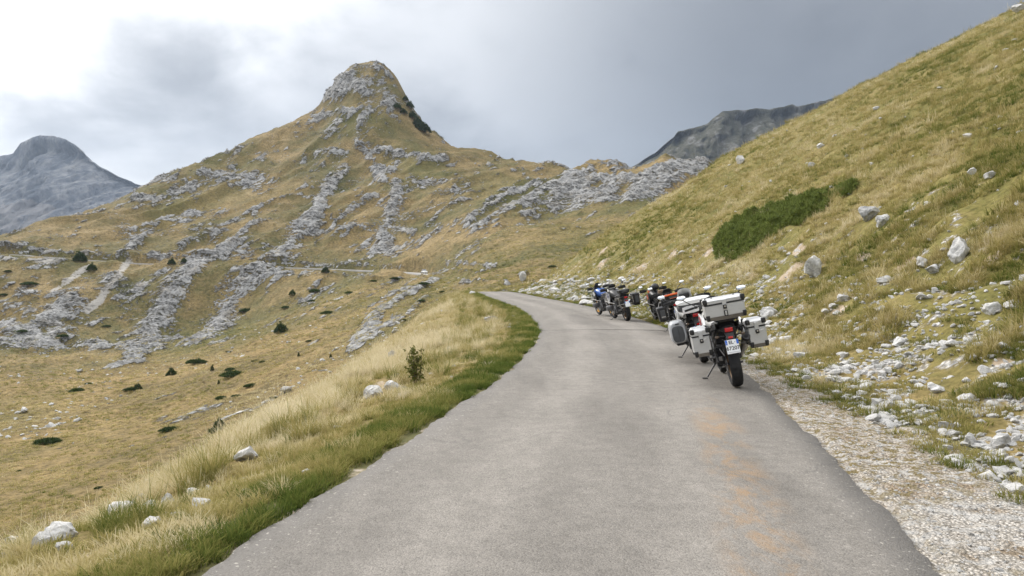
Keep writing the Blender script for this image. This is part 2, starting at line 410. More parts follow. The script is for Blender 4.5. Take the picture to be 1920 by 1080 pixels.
def _ribs():
    S = [  # sight-line polyline, half width in sight units, strength
     ([(385, 488), (345, 530), (312, 572), (282, 620), (258, 660)], 26, 1), ([(350, 520), (330, 560), (300, 600)], 20, 1),
     ([(262, 655), (235, 685)], 18, .95), ([(262, 650), (290, 660)], 12, .9),
     ([(500, 505), (470, 540), (432, 575), (402, 612), (385, 640)], 22, .95), ([(470, 520), (450, 560)], 18, .9), ([(430, 520), (410, 545)], 12, .8), ([(330, 640), (310, 640)], 16, .7),
     ([(0, 640), (40, 655)], 16, .95), ([(10, 610), (60, 640), (85, 655)], 20, .9), ([(60, 590), (110, 620)], 18, .8), ([(130, 560), (90, 600), (60, 615)], 18, .85), ([(150, 570), (130, 600)], 12, .8), ([(30, 555), (75, 560)], 12, .6),
     ([(90, 560), (150, 545)], 14, .75), ([(100, 650), (120, 640)], 12, .7), ([(160, 645), (190, 655)], 14, .7),
     ([(260, 545), (240, 580), (225, 600)], 14, .6), ([(250, 560), (280, 570)], 16, .55),
     ([(0, 466), (60, 472), (130, 478), (200, 483), (280, 486)], 7, .8), ([(280, 480), (340, 488), (400, 490)], 9, .7),
     ([(365, 402), (320, 412), (285, 430), (250, 460), (232, 478)], 11, .85), ([(225, 420), (245, 450)], 16, .5), ([(200, 410), (235, 425)], 14, .45),
     ([(485, 420), (455, 440), (420, 465), (408, 488)], 11, .9), ([(545, 370), (500, 385), (450, 410), (400, 435)], 7, .75), ([(400, 435), (340, 460)], 8, .7),
     ([(575, 425), (550, 455), (520, 480), (500, 495)], 19, .95), ([(595, 400), (570, 430)], 15, .95), ([(545, 450), (535, 490)], 14, .85),
     ([(645, 320), (620, 345), (595, 385)], 13, .85), ([(625, 330), (650, 325)], 9, .8),
     ([(700, 370), (665, 395), (630, 420), (615, 440)], 9, .8), ([(690, 375), (640, 400)], 8, .7), ([(640, 432), (690, 425)], 8, .7),
     ([(745, 345), (742, 385), (728, 420), (718, 440), (722, 466)], 11, .95), ([(718, 430), (760, 435), (775, 440)], 13, .75), ([(730, 450), (735, 465)], 10, .85), ([(770, 330), (760, 350)], 7, .7),
     ([(692, 205), (676, 235), (668, 268), (678, 285)], 7, .85), ([(672, 275), (690, 292), (720, 285), (760, 297), (800, 302), (835, 300)], 10, .95), ([(690, 300), (712, 318), (735, 325)], 9, .85), ([(700, 320), (720, 345)], 8, .8),
     ([(602, 222), (630, 215), (660, 212)], 8, .9), ([(655, 220), (680, 205)], 7, .8), ([(600, 290), (650, 290)], 9, .7),
     ([(612, 184), (630, 174), (640, 162)], 13, 1.25), ([(632, 154), (655, 158), (672, 164), (686, 182)], 11, 1.25), ([(612, 192), (640, 180)], 9, 1.1), ([(640, 150), (665, 140)], 8, .9), ([(665, 128), (715, 132), (735, 150)], 12, .62), ([(680, 150), (720, 175), (740, 195)], 14, .62), ([(690, 195), (730, 205)], 10, .5), ([(664, 120), (700, 124), (722, 128)], 3, .8),
     ([(690, 150), (715, 165), (745, 190), (775, 215)], 6, .6), ([(740, 165), (765, 200), (790, 230)], 5, .75), ([(700, 175), (740, 180)], 6, .5),
     ([(378, 325), (410, 330)], 10, .8), ([(540, 300), (560, 320)], 9, .55), ([(395, 355), (440, 350)], 7, .5), ([(250, 372), (285, 372)], 8, .8), ([(260, 380), (300, 380)], 6, .6),
     ([(780, 345), (830, 345), (860, 335)], 12, .55), ([(810, 365), (850, 360)], 12, .5), ([(870, 378), (830, 400), (800, 425)], 9, .85), ([(840, 300), (900, 298)], 7, .5), ([(850, 320), (890, 320)], 8, .45),
     ([(1318, 306), (1280, 317), (1240, 328), (1195, 347)], 20, 1.25), ([(1235, 320), (1200, 352), (1190, 375)], 20, 1.1), ([(1195, 340), (1130, 338), (1080, 338)], 20, 1.15), ([(1150, 350), (1130, 375)], 22, 1.05),
     ([(1100, 340), (1060, 362), (1045, 390)], 28, 1.15), ([(1045, 350), (1010, 365), (985, 385)], 20, 1.0), ([(1000, 345), (960, 365), (920, 385), (885, 412)], 13, .8), ([(960, 390), (920, 410), (895, 432)], 13, .75), ([(1015, 395), (980, 405)], 12, .6), ([(1080, 330), (1110, 322)], 8, .8), ([(1155, 320), (1180, 326)], 5, .6), ([(940, 360), (990, 340)], 9, .65),
     ([(500, 512), (560, 520), (640, 516), (700, 522)], 9, .6), ([(540, 498), (600, 500), (700, 502)], 5, .8), ([(640, 496), (760, 504)], 5, .7), ([(430, 508), (500, 520)], 10, .6),
     ([(815, 530), (780, 545), (745, 565), (712, 590), (690, 620), (675, 645)], 16, .95), ([(760, 545), (730, 560), (700, 580)], 13, .85), ([(800, 560), (770, 590), (740, 612)], 9, .8), ([(745, 600), (700, 625), (670, 655)], 14, .85), ([(700, 545), (740, 530), (790, 525)], 9, .6), ([(690, 545), (670, 560)], 8, .4),
     ([(835, 497), (880, 500), (930, 505)], 5, .8), ([(905, 512), (850, 508)], 5, .6), ([(865, 533), (910, 531), (950, 533)], 5, .85), ([(975, 520), (988, 516)], 5, .8), ([(1000, 534), (1015, 532)], 5, .7), ([(640, 470), (700, 475)], 6, .35), ([(1050, 432), (1110, 428)], 3, .5), ([(870, 462), (900, 452)], 4, .5),
     ([(0, 492), (60, 492), (112, 490)], 7, .55), ([(1310, 322), (1240, 348), (1200, 380)], 20, 1.0), ([(1180, 345), (1110, 365), (1070, 398)], 22, 1.0), ([(1000, 372), (940, 400), (895, 430)], 16, .85), ([(200, 520), (230, 560), (250, 600)], 22, .6), ([(20, 580), (120, 575), (180, 600)], 22, .6), ([(420, 560), (440, 600)], 20, .6), ([(700, 425), (780, 400), (840, 380)], 14, .5), ([(560, 330), (600, 345), (680, 340)], 14, .5), ([(300, 440), (360, 430), (420, 400)], 12, .55),
    ]
    SCREE = [([(240, 493), (222, 520), (196, 552), (165, 588)], 9, .8), ([(166, 498), (140, 518), (100, 548)], 9, .75), ([(0, 491), (110, 493)], 7, .8), ([(600, 512), (690, 518)], 6, .5), ([(500, 512), (580, 518)], 6, .6), ([(430, 590), (450, 560)], 5, .4), ([(760, 580), (740, 610)], 4, .5)]
    out = []
    for lst, kind in ((S, 'rock'), (SCREE, 'scree')):
        for pts, hw, st in lst:
            P = [at(u, v, False) for u, v in pts]; P = [np.array(p) for p in P if p is not None]
            for a, b in zip(P[:-1], P[1:]):
                out.append((a, b, hw * (1.32 if kind == 'rock' else 1) * .5 * (a[1] + b[1]) / FPX, st, kind))
    return out
RIBS = _ribs()

# ------------------------------------------------------------------ materials of the land
def new_mat(name):
    m = bpy.data.materials.new(name); m.use_nodes = True
    return m, NT(m.node_tree)
def finish(t, color, rough=0.9, bump=None, bstr=0.5, bdist=0.05, spec=0.25, metal=0.0, **kw):
    b = t.n('BsdfPrincipled'); t.put(b.inputs['Base Color'], color); t.put(b.inputs['Roughness'], rough)
    t.put(b.inputs['Metallic'], metal); t.put(b.inputs['Specular IOR Level'], spec)
    for k, v in kw.items(): t.put(b.inputs[k.replace('_', ' ')], v)
    if bump is not None:
        bm = t.n('Bump', None, Height=bump, Strength=bstr, Distance=bdist); t.put(b.inputs['Normal'], bm)
    o = t.n('OutputMaterial'); t.put(o.inputs[0], b)
    return b

def mat_mountain():
    m, t = new_mat('mountain_turf_and_limestone')
    P = t.n('NewGeometry').outputs['Position']
    rock = t.attr('rock'); scree = t.attr('scree'); gold = t.attr('gold'); green = t.attr('green')
    n1 = t.noise(P, .022, 4, .6, .3); n2 = t.noise(P, .12, 4, .65); n3 = t.noise(P, .9, 4, .65); n4 = t.noise(P, 3.0, 3, .6)
    f = t.math('ADD', t.math('MULTIPLY', n1, .55), t.math('ADD', t.math('MULTIPLY', n2, .3), t.math('MULTIPLY', n3, .15)))
    turf = t.ramp(f, [(.39, (.080, .084, .036)), (.46, (.128, .118, .052)), (.52, (.172, .140, .066)), (.58, (.230, .180, .088)), (.66, (.30, .245, .14))])
    turf = t.mix(t.math('MULTIPLY', gold, .85, clamp=True), turf, t.ramp(t.math('ADD', t.math('MULTIPLY', n2, .5), t.math('MULTIPLY', n1, .5)), [(.36, (.13, .105, .050)), (.5, (.205, .155, .070)), (.64, (.31, .235, .112))]))
    turf = t.mix(t.math('MULTIPLY', green, .8, clamp=True), turf, t.mix(n2, (.075, .09, .03, 1), (.145, .135, .047, 1)))
    dk = t.ramp(t.math('ADD', t.math('MULTIPLY', n4, .5), t.math('MULTIPLY', n3, .5)), [(.36, .42), (.5, 1.0), (.64, 1.4)])
    turf = t.mix(1.0, turf, t.mix(1.0, dk, (1.02, .97, .94, 1), 'MULTIPLY'), 'MULTIPLY')
    # limestone: beds, cracks, lichen
    wp = t.vmath('ADD', P, t.vmath('SCALE', t.n('TexNoise', None, Vector=P, Scale=.06, Detail=2.0).outputs[1]))
    wp.node.inputs[1].links[0].from_node.inputs['Scale'].default_value = 9.0
    mp = t.n('Mapping', None, Vector=wp, Rotation=(0, 0, R(-62)), Scale=(.16, 1, .6))
    beds = t.noise(mp, .40, 5, .75, .3)
    rc = t.ramp(t.math('ADD', t.math('MULTIPLY', n3, .4), t.math('MULTIPLY', beds, .6)), [(.40, (.060, .058, .048)), (.455, (.145, .143, .136)), (.51, (.275, .273, .268)), (.60, (.43, .426, .415))])
    rc = t.mix(t.smooth(n2, .5, .72), rc, t.mix(1.0, rc, (.84, .78, .68, 1), 'MULTIPLY'))
    # grass keeps hold of ledges inside the ribs, chips of rock lie in the turf
    edge = t.math('ADD', t.math('MULTIPLY', t.math('SUBTRACT', beds, .5), 2.4), t.math('MULTIPLY', t.math('SUBTRACT', n3, .5), 1.3))
    edge = t.math('ADD', edge, t.math('MULTIPLY', t.math('SUBTRACT', n2, .5), .6))
    rm = t.smooth(t.math('ADD', rock, t.math('MULTIPLY', edge, t.math('MULTIPLY_ADD', rock, .95, .16))), .34, .60)
    strew = t.math('ADD', t.math('MULTIPLY', t.attr('strew'), .17), t.math('MULTIPLY', t.smooth(t.noise(P, .04, 3, .6), .40, .65), .07))
    cn = t.math('ADD', t.math('MULTIPLY', t.noise(P, .75, 3, .6), .65), t.math('MULTIPLY', beds, .35))
    chips = t.smooth(t.math('ADD', cn, strew), .655, .70)
    rm = t.math('MAXIMUM', rm, chips)
    sm = t.smooth(t.math('ADD', scree, t.math('MULTIPLY', t.math('SUBTRACT', t.math('ADD', t.math('MULTIPLY', n3, .5), t.math('MULTIPLY', n2, .5)), .5), 2.6)), .40, .72)
    col = t.mix(rm, turf, rc)
    col = t.mix(sm, col, t.mix(n4, (.27, .25, .22, 1), (.44, .42, .39, 1)))
    h = t.math('ADD', t.math('MULTIPLY', t.math('MULTIPLY', rm, beds), 2.2), t.math('MULTIPLY', n3, .6))
    finish(t, col, .95, h, .9, 1.0, .1)
    return m

def mat_near():
    m, t = new_mat('hillside_turf_gravel')
    P = t.n('NewGeometry').outputs['Position']
    gravel = t.attr('gravel'); rubble = t.attr('rubble'); bare = t.attr('bare'); verge = t.attr('verge'); hill = t.attr('hill')
    n1 = t.noise(P, .35, 5, .6); n2 = t.noise(P, 2.2, 5, .6); n3 = t.noise(P, 9, 4, .65); n4 = t.noise(P, 45, 3, .6)
    turf = t.ramp(t.math('ADD', t.math('MULTIPLY', n1, .5), t.math('MULTIPLY', n2, .5)), [(.33, (.085, .085, .026)), (.45, (.155, .125, .045)), (.56, (.235, .175, .075)), (.68, (.30, .235, .115))])
    turf = t.mix(t.math('MULTIPLY', hill, .75), turf, t.ramp(t.math('ADD', t.math('MULTIPLY', n1, .6), t.math('MULTIPLY', n2, .4)), [(.33, (.10, .10, .028)), (.48, (.165, .148, .045)), (.62, (.23, .185, .075))]))
    turf = t.mix(1.0, turf, t.ramp(n3, [(.3, .5), (.5, 1.0), (.7, 1.25)]), 'MULTIPLY')
    turf = t.mix(t.smooth(t.math('ADD', verge, t.math('MULTIPLY', t.math('SUBTRACT', n2, .5), 1.2)), .4, .75), turf, t.mix(n3, (.06, .07, .022, 1), (.15, .13, .06, 1)))
    soil = t.ramp(n2, [(.3, (.22, .165, .11)), (.5, (.36, .285, .205)), (.7, (.55, .49, .42))])
    col = t.mix(t.smooth(t.math('ADD', bare, t.math('MULTIPLY', t.math('SUBTRACT', n2, .5), 1.3)), .45, .7), turf, soil)
    # crushed limestone
    vo = t.n('TexVoronoi', {'feature': 'F1'}, Vector=P, Scale=48.0)
    vb = t.n('TexVoronoi', {'feature': 'F1'}, Vector=P, Scale=13.0)
    gcol = t.ramp(vo.outputs['Color'], [(.1, (.27, .25, .22)), (.4, (.43, .405, .37)), (.75, (.57, .545, .51)), (1, (.66, .645, .62))])
    gcol = t.mix(t.smooth(n1, .35, .65), t.mix(1.0, gcol, (1.04, 1.01, .97, 1), 'MULTIPLY'), t.mix(1.0, gcol, (.95, .87, .77, 1), 'MULTIPLY'))
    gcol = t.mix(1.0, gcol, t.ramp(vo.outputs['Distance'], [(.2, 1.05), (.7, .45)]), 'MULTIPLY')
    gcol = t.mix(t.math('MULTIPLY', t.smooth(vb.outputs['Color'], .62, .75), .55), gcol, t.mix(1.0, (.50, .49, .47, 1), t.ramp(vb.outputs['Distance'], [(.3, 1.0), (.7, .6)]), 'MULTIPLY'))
    gcol = t.mix(t.smooth(n2, .52, .68), gcol, t.mix(1.0, gcol, (.70, .60, .48, 1), 'MULTIPLY'))
    weeds = t.math('MULTIPLY', t.smooth(n3, .49, .58), t.smooth(n1, .36, .55))
    gcol = t.mix(weeds, gcol, (.17, .135, .065, 1))
    gm = t.smooth(t.math('ADD', gravel, t.math('MULTIPLY', t.math('SUBTRACT', t.math('ADD', t.math('MULTIPLY', n2, .6), t.math('MULTIPLY', n3, .4)), .5), 1.5)), .42, .58)
    col = t.mix(gm, col, gcol)
    rm = t.smooth(t.math('ADD', rubble, t.math('MULTIPLY', t.math('SUBTRACT', n2, .5), 1.9)), .45, .62)
    rcol = t.mix(1.0, t.ramp(vb.outputs['Color'], [(.1, (.36, .33, .30)), (.5, (.55, .53, .50)), (.9, (.72, .71, .69))]), t.ramp(vb.outputs['Distance'], [(.2, 1.0), (.75, .35)]), 'MULTIPLY')
    col = t.mix(rm, col, rcol)
    hv = t.math('SUBTRACT', 1.0, vo.outputs['Distance']); hb = t.math('SUBTRACT', 1.0, vb.outputs['Distance'])
    h = t.math('ADD', t.math('MULTIPLY', gm, t.math('MULTIPLY', hv, .42)), t.math('MULTIPLY', rm, hb))
    h = t.math('ADD', h, t.math('ADD', t.math('MULTIPLY', n3, .6), t.math('MULTIPLY', n4, .15)))
    finish(t, col, .95, h, .8, .05, .15)
    return m

def mat_asphalt():
    m, t = new_mat('worn_asphalt')
    P = t.n('NewGeometry').outputs['Position']
    lat = t.attr('lat')                       # metres from the middle, right positive
    n1 = t.noise(P, .5, 4, .6); n2 = t.noise(P, 6, 4, .6); n3 = t.noise(P, 60, 3, .7)
    mp = t.n('Mapping', None, Vector=P, Scale=(1.6, .35, 1)); lon = t.noise(mp, 1.3, 4, .6)
    vo = t.n('TexVoronoi', {'feature': 'F1'}, Vector=P, Scale=95.0)
    base = t.ramp(t.math('ADD', t.math('MULTIPLY', n1, .5), t.math('MULTIPLY', lon, .5)), [(.3, (.172, .158, .141)), (.5, (.214, .197, .176)), (.7, (.254, .234, .209))])
    base = t.mix(1.0, base, t.ramp(vo.outputs['Color'], [(.0, .62), (.35, .90), (.7, 1.08), (.93, 1.2), (1, 1.6)]), 'MULTIPLY')
    base = t.mix(1.0, base, t.ramp(n2, [(.3, .87), (.7, 1.1)]), 'MULTIPLY')
    # wheel tracks polished a shade lighter, darker bitumen margins
    al = t.math('ABSOLUTE', lat)
    track = t.smooth(t.math('ABSOLUTE', t.math('SUBTRACT', al, .78)), .55, .1)
    base = t.mix(1.0, base, t.ramp(track, [(0, .91), (1, 1.09)]), 'MULTIPLY')
    ed = t.smooth(t.math('ADD', al, t.math('MULTIPLY', t.math('SUBTRACT', n2, .5), .35)), 1.62, 1.92)
    base = t.mix(t.math('MULTIPLY', ed, .55), base, t.mix(n3, (.11, .105, .10, 1), (.17, .16, .15, 1)))
    # ochre mud dropped by wheels along the right-hand side
    band = t.smooth(t.math('ABSOLUTE', t.math('SUBTRACT', t.math('ADD', lat, t.math('MULTIPLY', t.math('SUBTRACT', n1, .5), .35)), 1.06)), .34, .05)
    mn = t.noise(t.n('Mapping', None, Vector=P, Scale=(1.4, .7, 1)), 2.3, 5, .7, .5)
    mud = t.math('MULTIPLY', t.smooth(mn, .44, .62), band)
    py = t.n('SeparateXYZ', None, i0=P).outputs[1]
    mud = t.math('MULTIPLY', mud, t.smooth(py, 10.5, 7.5))
    mud = t.math('MULTIPLY', mud, t.ramp(n3, [(.35, .45), (.6, 1.0)]))
    base = t.mix(t.math('MULTIPLY', mud, .85), base, (.30, .195, .105, 1))
    # hairline cracks and old spots
    cv = t.n('TexVoronoi', {'feature': 'DISTANCE_TO_EDGE'}, Vector=t.vmath('ADD', P, t.n('CombineXYZ', None, i0=t.math('MULTIPLY', n2, .25), i1=t.math('MULTIPLY', lon, .8), i2=0.0)), Scale=.42).outputs[0]
    ck = t.math('MULTIPLY', t.smooth(cv, .010, .002), t.smooth(n1, .50, .62))
    base = t.mix(t.math('MULTIPLY', ck, .35), base, (.075, .072, .07, 1))
    patch = t.smooth(t.noise(t.n('Mapping', None, Vector=P, Scale=(.55, .12, 1)), 1.0, 2, .4), .56, .60)
    base = t.mix(1.0, base, t.ramp(patch, [(0, 1.0), (1, .90)]), 'MULTIPLY')
    grit = t.math('MULTIPLY', t.smooth(al, 1.25, 1.9), t.smooth(t.noise(P, 22, 3, .7), .60, .68))
    base = t.mix(t.math('MULTIPLY', grit, .6), base, (.48, .45, .40, 1))
    spot = t.smooth(t.noise(P, 1.9, 2, .5), .735, .755)
    base = t.mix(t.math('MULTIPLY', spot, .35), base, (.10, .098, .095, 1))
    h = t.math('ADD', t.math('SUBTRACT', 1.0, vo.outputs['Distance']), t.math('MULTIPLY', n3, .6))
    finish(t, base, .88, h, .55, .008, .3)
    return m

def mat_limestone(name='limestone', lo=(.33, .325, .315), hi=(.64, .63, .61), scale=6.0, warm=.25):
    m, t = new_mat(name)
    P = t.n('TexCoord').outputs['Object']; rnd = t.n('ObjectInfo').outputs['Random']
    P = t.vmath('ADD', P, t.n('CombineXYZ', None, i0=t.math('MULTIPLY', rnd, 31.), i1=rnd, i2=t.math('MULTIPLY', rnd, 17.)))
    n1 = t.noise(P, scale, 6, .65, .3); n2 = t.noise(P, scale * 4.5, 4, .6)
    mp = t.n('Mapping', None, Vector=P, Scale=(1, 1, 3.2), Rotation=(.4, .3, 0)); beds = t.noise(mp, scale * .8, 5, .7, .5)
    c = t.mix(t.smooth(t.math('ADD', t.math('MULTIPLY', n1, .6), t.math('MULTIPLY', n2, .4)), .35, .62), rgb(lo), rgb(hi))
    c = t.mix(t.math('MULTIPLY', t.smooth(beds, .58, .70), .55), c, (.15, .145, .135, 1))
    c = t.mix(t.math('MULTIPLY', t.smooth(n1, .55, .75), warm), c, (.50, .36, .22, 1))
    c = t.mix(1.0, c, t.ramp(rnd, [(0, .82), (1, 1.06)]), 'MULTIPLY')
    finish(t, c, .92, t.math('ADD', t.math('ADD', n1, t.math('MULTIPLY', n2, .4)), t.math('MULTIPLY', beds, .5)), .6, .03, .2)
    return m

M = {'mountain': mat_mountain(), 'near': mat_near(), 'asphalt': mat_asphalt(),
     'stone': mat_limestone(), 'boulder': mat_limestone('weathered_limestone', (.26, .26, .255), (.62, .615, .60), 3.5, .12)}

# ------------------------------------------------------------------ the land itself
def sheet(name, ylo, yhi, nr, nc, slo, shi, mat, attrf, hf):
    q = np.linspace(math.log(ylo), math.log(yhi), nr); s = np.linspace(slo, shi, nc)
    Y = np.exp(q)[:, None] * np.ones(nc)[None, :]; X = s[None, :] * Y
    Z = hf(X, Y)
    o = link(name, np_mesh(name, np.stack([X, Y, Z], -1).reshape(-1, 3), grid_quads(nr, nc), attrf(X, Y, Z)))
    o.data.materials.append(mat); tag(o, kind='structure')
    return o

BARE = []       # bare-earth scars on the slopes: (x, y, radius)
for u, v, r in [(1560, 590, 26), (1410, 520, 18), (1500, 500, 16), (1480, 520, 22), (1700, 500, 26), (1080, 500, 24), (1130, 495, 24), (1200, 500, 26), (1260, 480, 18), (1330, 470, 18), (1620, 480, 14), (1850, 490, 22), (1400, 575, 12), (1590, 560, 16), (700, 730, 26), (690, 748, 18), (880, 610, 14), (1130, 470, 18), (1060, 530, 14), (1880, 680, 20), (1500, 470, 16), (60, 1005, 30), (120, 1060, 40), (760, 690, 18)]:
    p = at(u, v)
    if p: BARE.append((p.x, p.y, r * p.y / FPX * (.7 if 1050 < u < 1420 else 1.1)))

def near_attrs(X, Y, Z):
    wv, ry, ul, ur, e, ez, g = near_parts(X, Y)
    wob = .25 * fbm(X * .8, Y * .8, 3, 61)
    gravel = sstep(ur, -.2, .0) * (1 - sstep(ur + wob, g - .25, g + .35)) * (1 - .65 * sstep(Y, 13, 20))
    sh = (Z - mid_base(X, np.maximum(Y, 31))) if False else 0
    u2 = ur - g
    rub = np.interp(Y, [0, 4, 7, 9, 12, 16, 22, 45, 60, 80], [.1, .2, .38, .45, .4, .38, .4, .55, .7, .4]) * sstep(u2 + wob, -.1, .35) * (1 - sstep(u2 + wob * 2.5, np.interp(Y, [0, 8, 12, 25, 60], [2.2, 2.4, 2.0, 1.6, 2.2]), np.interp(Y, [0, 8, 12, 25, 60], [3.6, 3.6, 3.6, 3.4, 3.2])))
    rub = np.maximum(rub, .33 * sstep(u2, .5, 1.5) * (1 - sstep(u2, 5, 9)))
    verge = sstep(ul, -.2, .05) * (1 - sstep(ul + wob, .35, 1.1)) + .7 * sstep(u2 + wob, -.35, .0) * (1 - sstep(u2 + wob, .15, .6))
    edge_l = .5 * (1 - sstep(np.abs(ul), .05, .22))
    bare = np.zeros_like(X)
    for bx, by, br in BARE:
        bare = np.maximum(bare, 1 - sstep(np.hypot(X - bx, (Y - by) * .55), br * .1, br * 1.5))
    bare = np.maximum(bare, edge_l)
    hill = sstep(u2, .5, 3)
    return {'gravel': gravel, 'rubble': rub, 'verge': verge, 'bare': bare, 'hill': hill, }

def mid_attrs(X, Y, Z):
    gold = sstep(-X, 5, 40) * (1 - sstep(Y, 170, 260)) * sstep(-Z, 4, 14) + .5 * np.clip(fbm(X * .012, Y * .01, 3, 91), 0, 1)
    green = np.clip(.9 * fbm(X * .015, Y * .008, 3, 95) - .05, 0, 1)
    return {'rock': _cache[0], 'scree': _cache[1], 'strew': _cache[2], 'gold': np.clip(gold, 0, 1), 'green': green}
_cache = [None, None, None]
def mid_sheet_h(X, Y):
    z, _cache[0], _cache[1], _cache[2] = mid_h(X, Y, 'all')
    return z

ground = sheet('ground', 1.15, 136, 600, 500, -1.15, 1.15, M['near'], lambda X, Y, Z: {**near_attrs(X, Y, Z)}, lambda X, Y: ground_h(X, Y))
mountain = sheet('mountain', 45, 860, 900, 660, -0.92, 0.62, M['mountain'], mid_attrs, mid_sheet_h)
# keep the mountain sheet beneath the near ground wherever the two overlap
_co = np.empty(len(mountain.data.vertices) * 3, np.float32); mountain.data.vertices.foreach_get('co', _co); _co = _co.reshape(-1, 3)
_k = _co[:, 1] < 135; _nz = near_h(_co[_k, 0].astype(float), _co[_k, 1].astype(float)); _d = _nz - _co[_k, 2]
_co[_k, 2] -= np.where(_d > -1.5, 2.5, 0.0) * 1.0
mountain.data.vertices.foreach_set('co', _co.ravel()); mountain.data.update()
_co = np.empty(len(ground.data.vertices) * 3, np.float32); ground.data.vertices.foreach_get('co', _co); _co = _co.reshape(-1, 3)
_k = _co[:, 1] > 44; _xx = _co[_k, 0].astype(float); _yy = _co[_k, 1].astype(float); _nz = near_h(_xx, _yy); _mz = mid_h(_xx, _yy)
_co[_k, 2] -= np.where(_nz < _mz - 1.6, 3.5, 0.0)
ground.data.vertices.foreach_set('co', _co.ravel()); ground.data.update()

# the slope and road behind the photographer
def back_sheet():
    xs = np.linspace(-70, 70, 90); ys = np.linspace(-55, 1.2, 50); X, Y = np.meshgrid(xs, ys)
    Z = near_h(X, Y); Z = np.maximum(Z, -16)
    o = link('hillside_behind', np_mesh('hillside_behind', np.stack([X, Y, Z], -1).reshape(-1, 3), grid_quads(50, 90), near_attrs(X, Y, Z)))
    o.data.materials.append(M['near']); tag(o, kind='structure')
back_sheet()
def plain():
    n = 80; a = np.linspace(0, 2 * np.pi, n + 1); r = np.array([60, 400, 1500, 3000, 4500.])
    X = np.sin(a)[None] * r[:, None]; Y = np.cos(a)[None] * r[:, None]; Z = np.full_like(X, -46.) - r[:, None] * .004
    o = link('valley_floor', np_mesh('valley_floor', np.stack([X, Y, Z], -1).reshape(-1, 3), grid_quads(5, n + 1)[:, ::-1], {'gold': X * 0 + .2, 'rock': X * 0, 'scree': X * 0, 'strew': X * 0, 'green': X * 0 + .4}))
    o.data.materials.append(M['mountain']); tag(o, kind='structure')
plain()

def road_mesh():
    lat = np.array([-HW - .02, -HW + .01, -1.7, -1.2, -.6, 0, .6, 1.2, 1.7, HW - .01, HW + .02])
    P = CL; T = _ct; N = np.stack([T[:, 1], -T[:, 0]], 1)
    # resample finely so that the ragged edge shows
    seg = np.r_[0, np.cumsum(np.linalg.norm(np.diff(P, axis=0), axis=1))]; i0 = np.interp(2.0, P[:, 1], seg); ss = np.r_[np.arange(0, i0, .3), np.arange(i0, i0 + 20, .05), np.arange(i0 + 20, seg[-1], .16)]
    px = np.interp(ss, seg, P[:, 0]); py = np.interp(ss, seg, P[:, 1]); nx = np.interp(ss, seg, N[:, 0]); ny = np.interp(ss, seg, N[:, 1])
    zr = np.interp(py, ZR_Y, ZR_Z)
    jl = .055 * fbm(ss * 1.1, ss * 0 + 1, 6, 101, .62); jr = .065 * fbm(ss * .8, ss * 0 + 5, 6, 103, .62)
    L = np.tile(lat, (len(ss), 1)); wl = np.clip((-L - .9) / 1.05, 0, 1); wr = np.clip((L - .9) / 1.05, 0, 1)
    L2 = L + wl * jl[:, None] + wr * jr[:, None]
    X = px[:, None] + nx[:, None] * L2; Y = py[:, None] + ny[:, None] * L2
    Z = zr[:, None] + .022 * (1 - (L / HW) ** 2) + .006 * fbm(X * .8, Y * .8, 2, 107)
    Z[:, 0] -= .07; Z[:, -1] -= .07
    o = link('road', np_mesh('road', np.stack([X, Y, Z], -1).reshape(-1, 3), grid_quads(len(ss), len(lat))[:, ::-1], {'lat': L2}))
    o.data.materials.append(M['asphalt']); tag(o, kind='structure')
road_mesh()

def mat_far_road():
    m, t = new_mat('pale_road'); P = t.n('NewGeometry').outputs['Position']
    finish(t, t.mix(t.noise(P, .3, 3), (.24, .23, .215, 1), (.34, .325, .305, 1)), .9); return m
def far_road():
    P = ROAD2; T = np.gradient(P[:, :2], axis=0); T /= np.linalg.norm(T, axis=1)[:, None]; N = np.stack([T[:, 1], -T[:, 0]], 1)
    lat = np.array([-2.7, -2.6, 0, 2.6, 2.7]); X = P[:, 0:1] + N[:, 0:1] * lat; Y = P[:, 1:2] + N[:, 1:2] * lat
    Z = P[:, 2:3] + np.array([-.6, .30, .36, .30, -.6])[None]
    q = grid_quads(len(P), 5)
    o = link('mountain_road', np_mesh('mountain_road', np.stack([X, Y, Z], -1).reshape(-1, 3), q)); o.data.materials.append(mat_far_road()); tag(o, kind='structure')
    return P
far_road()

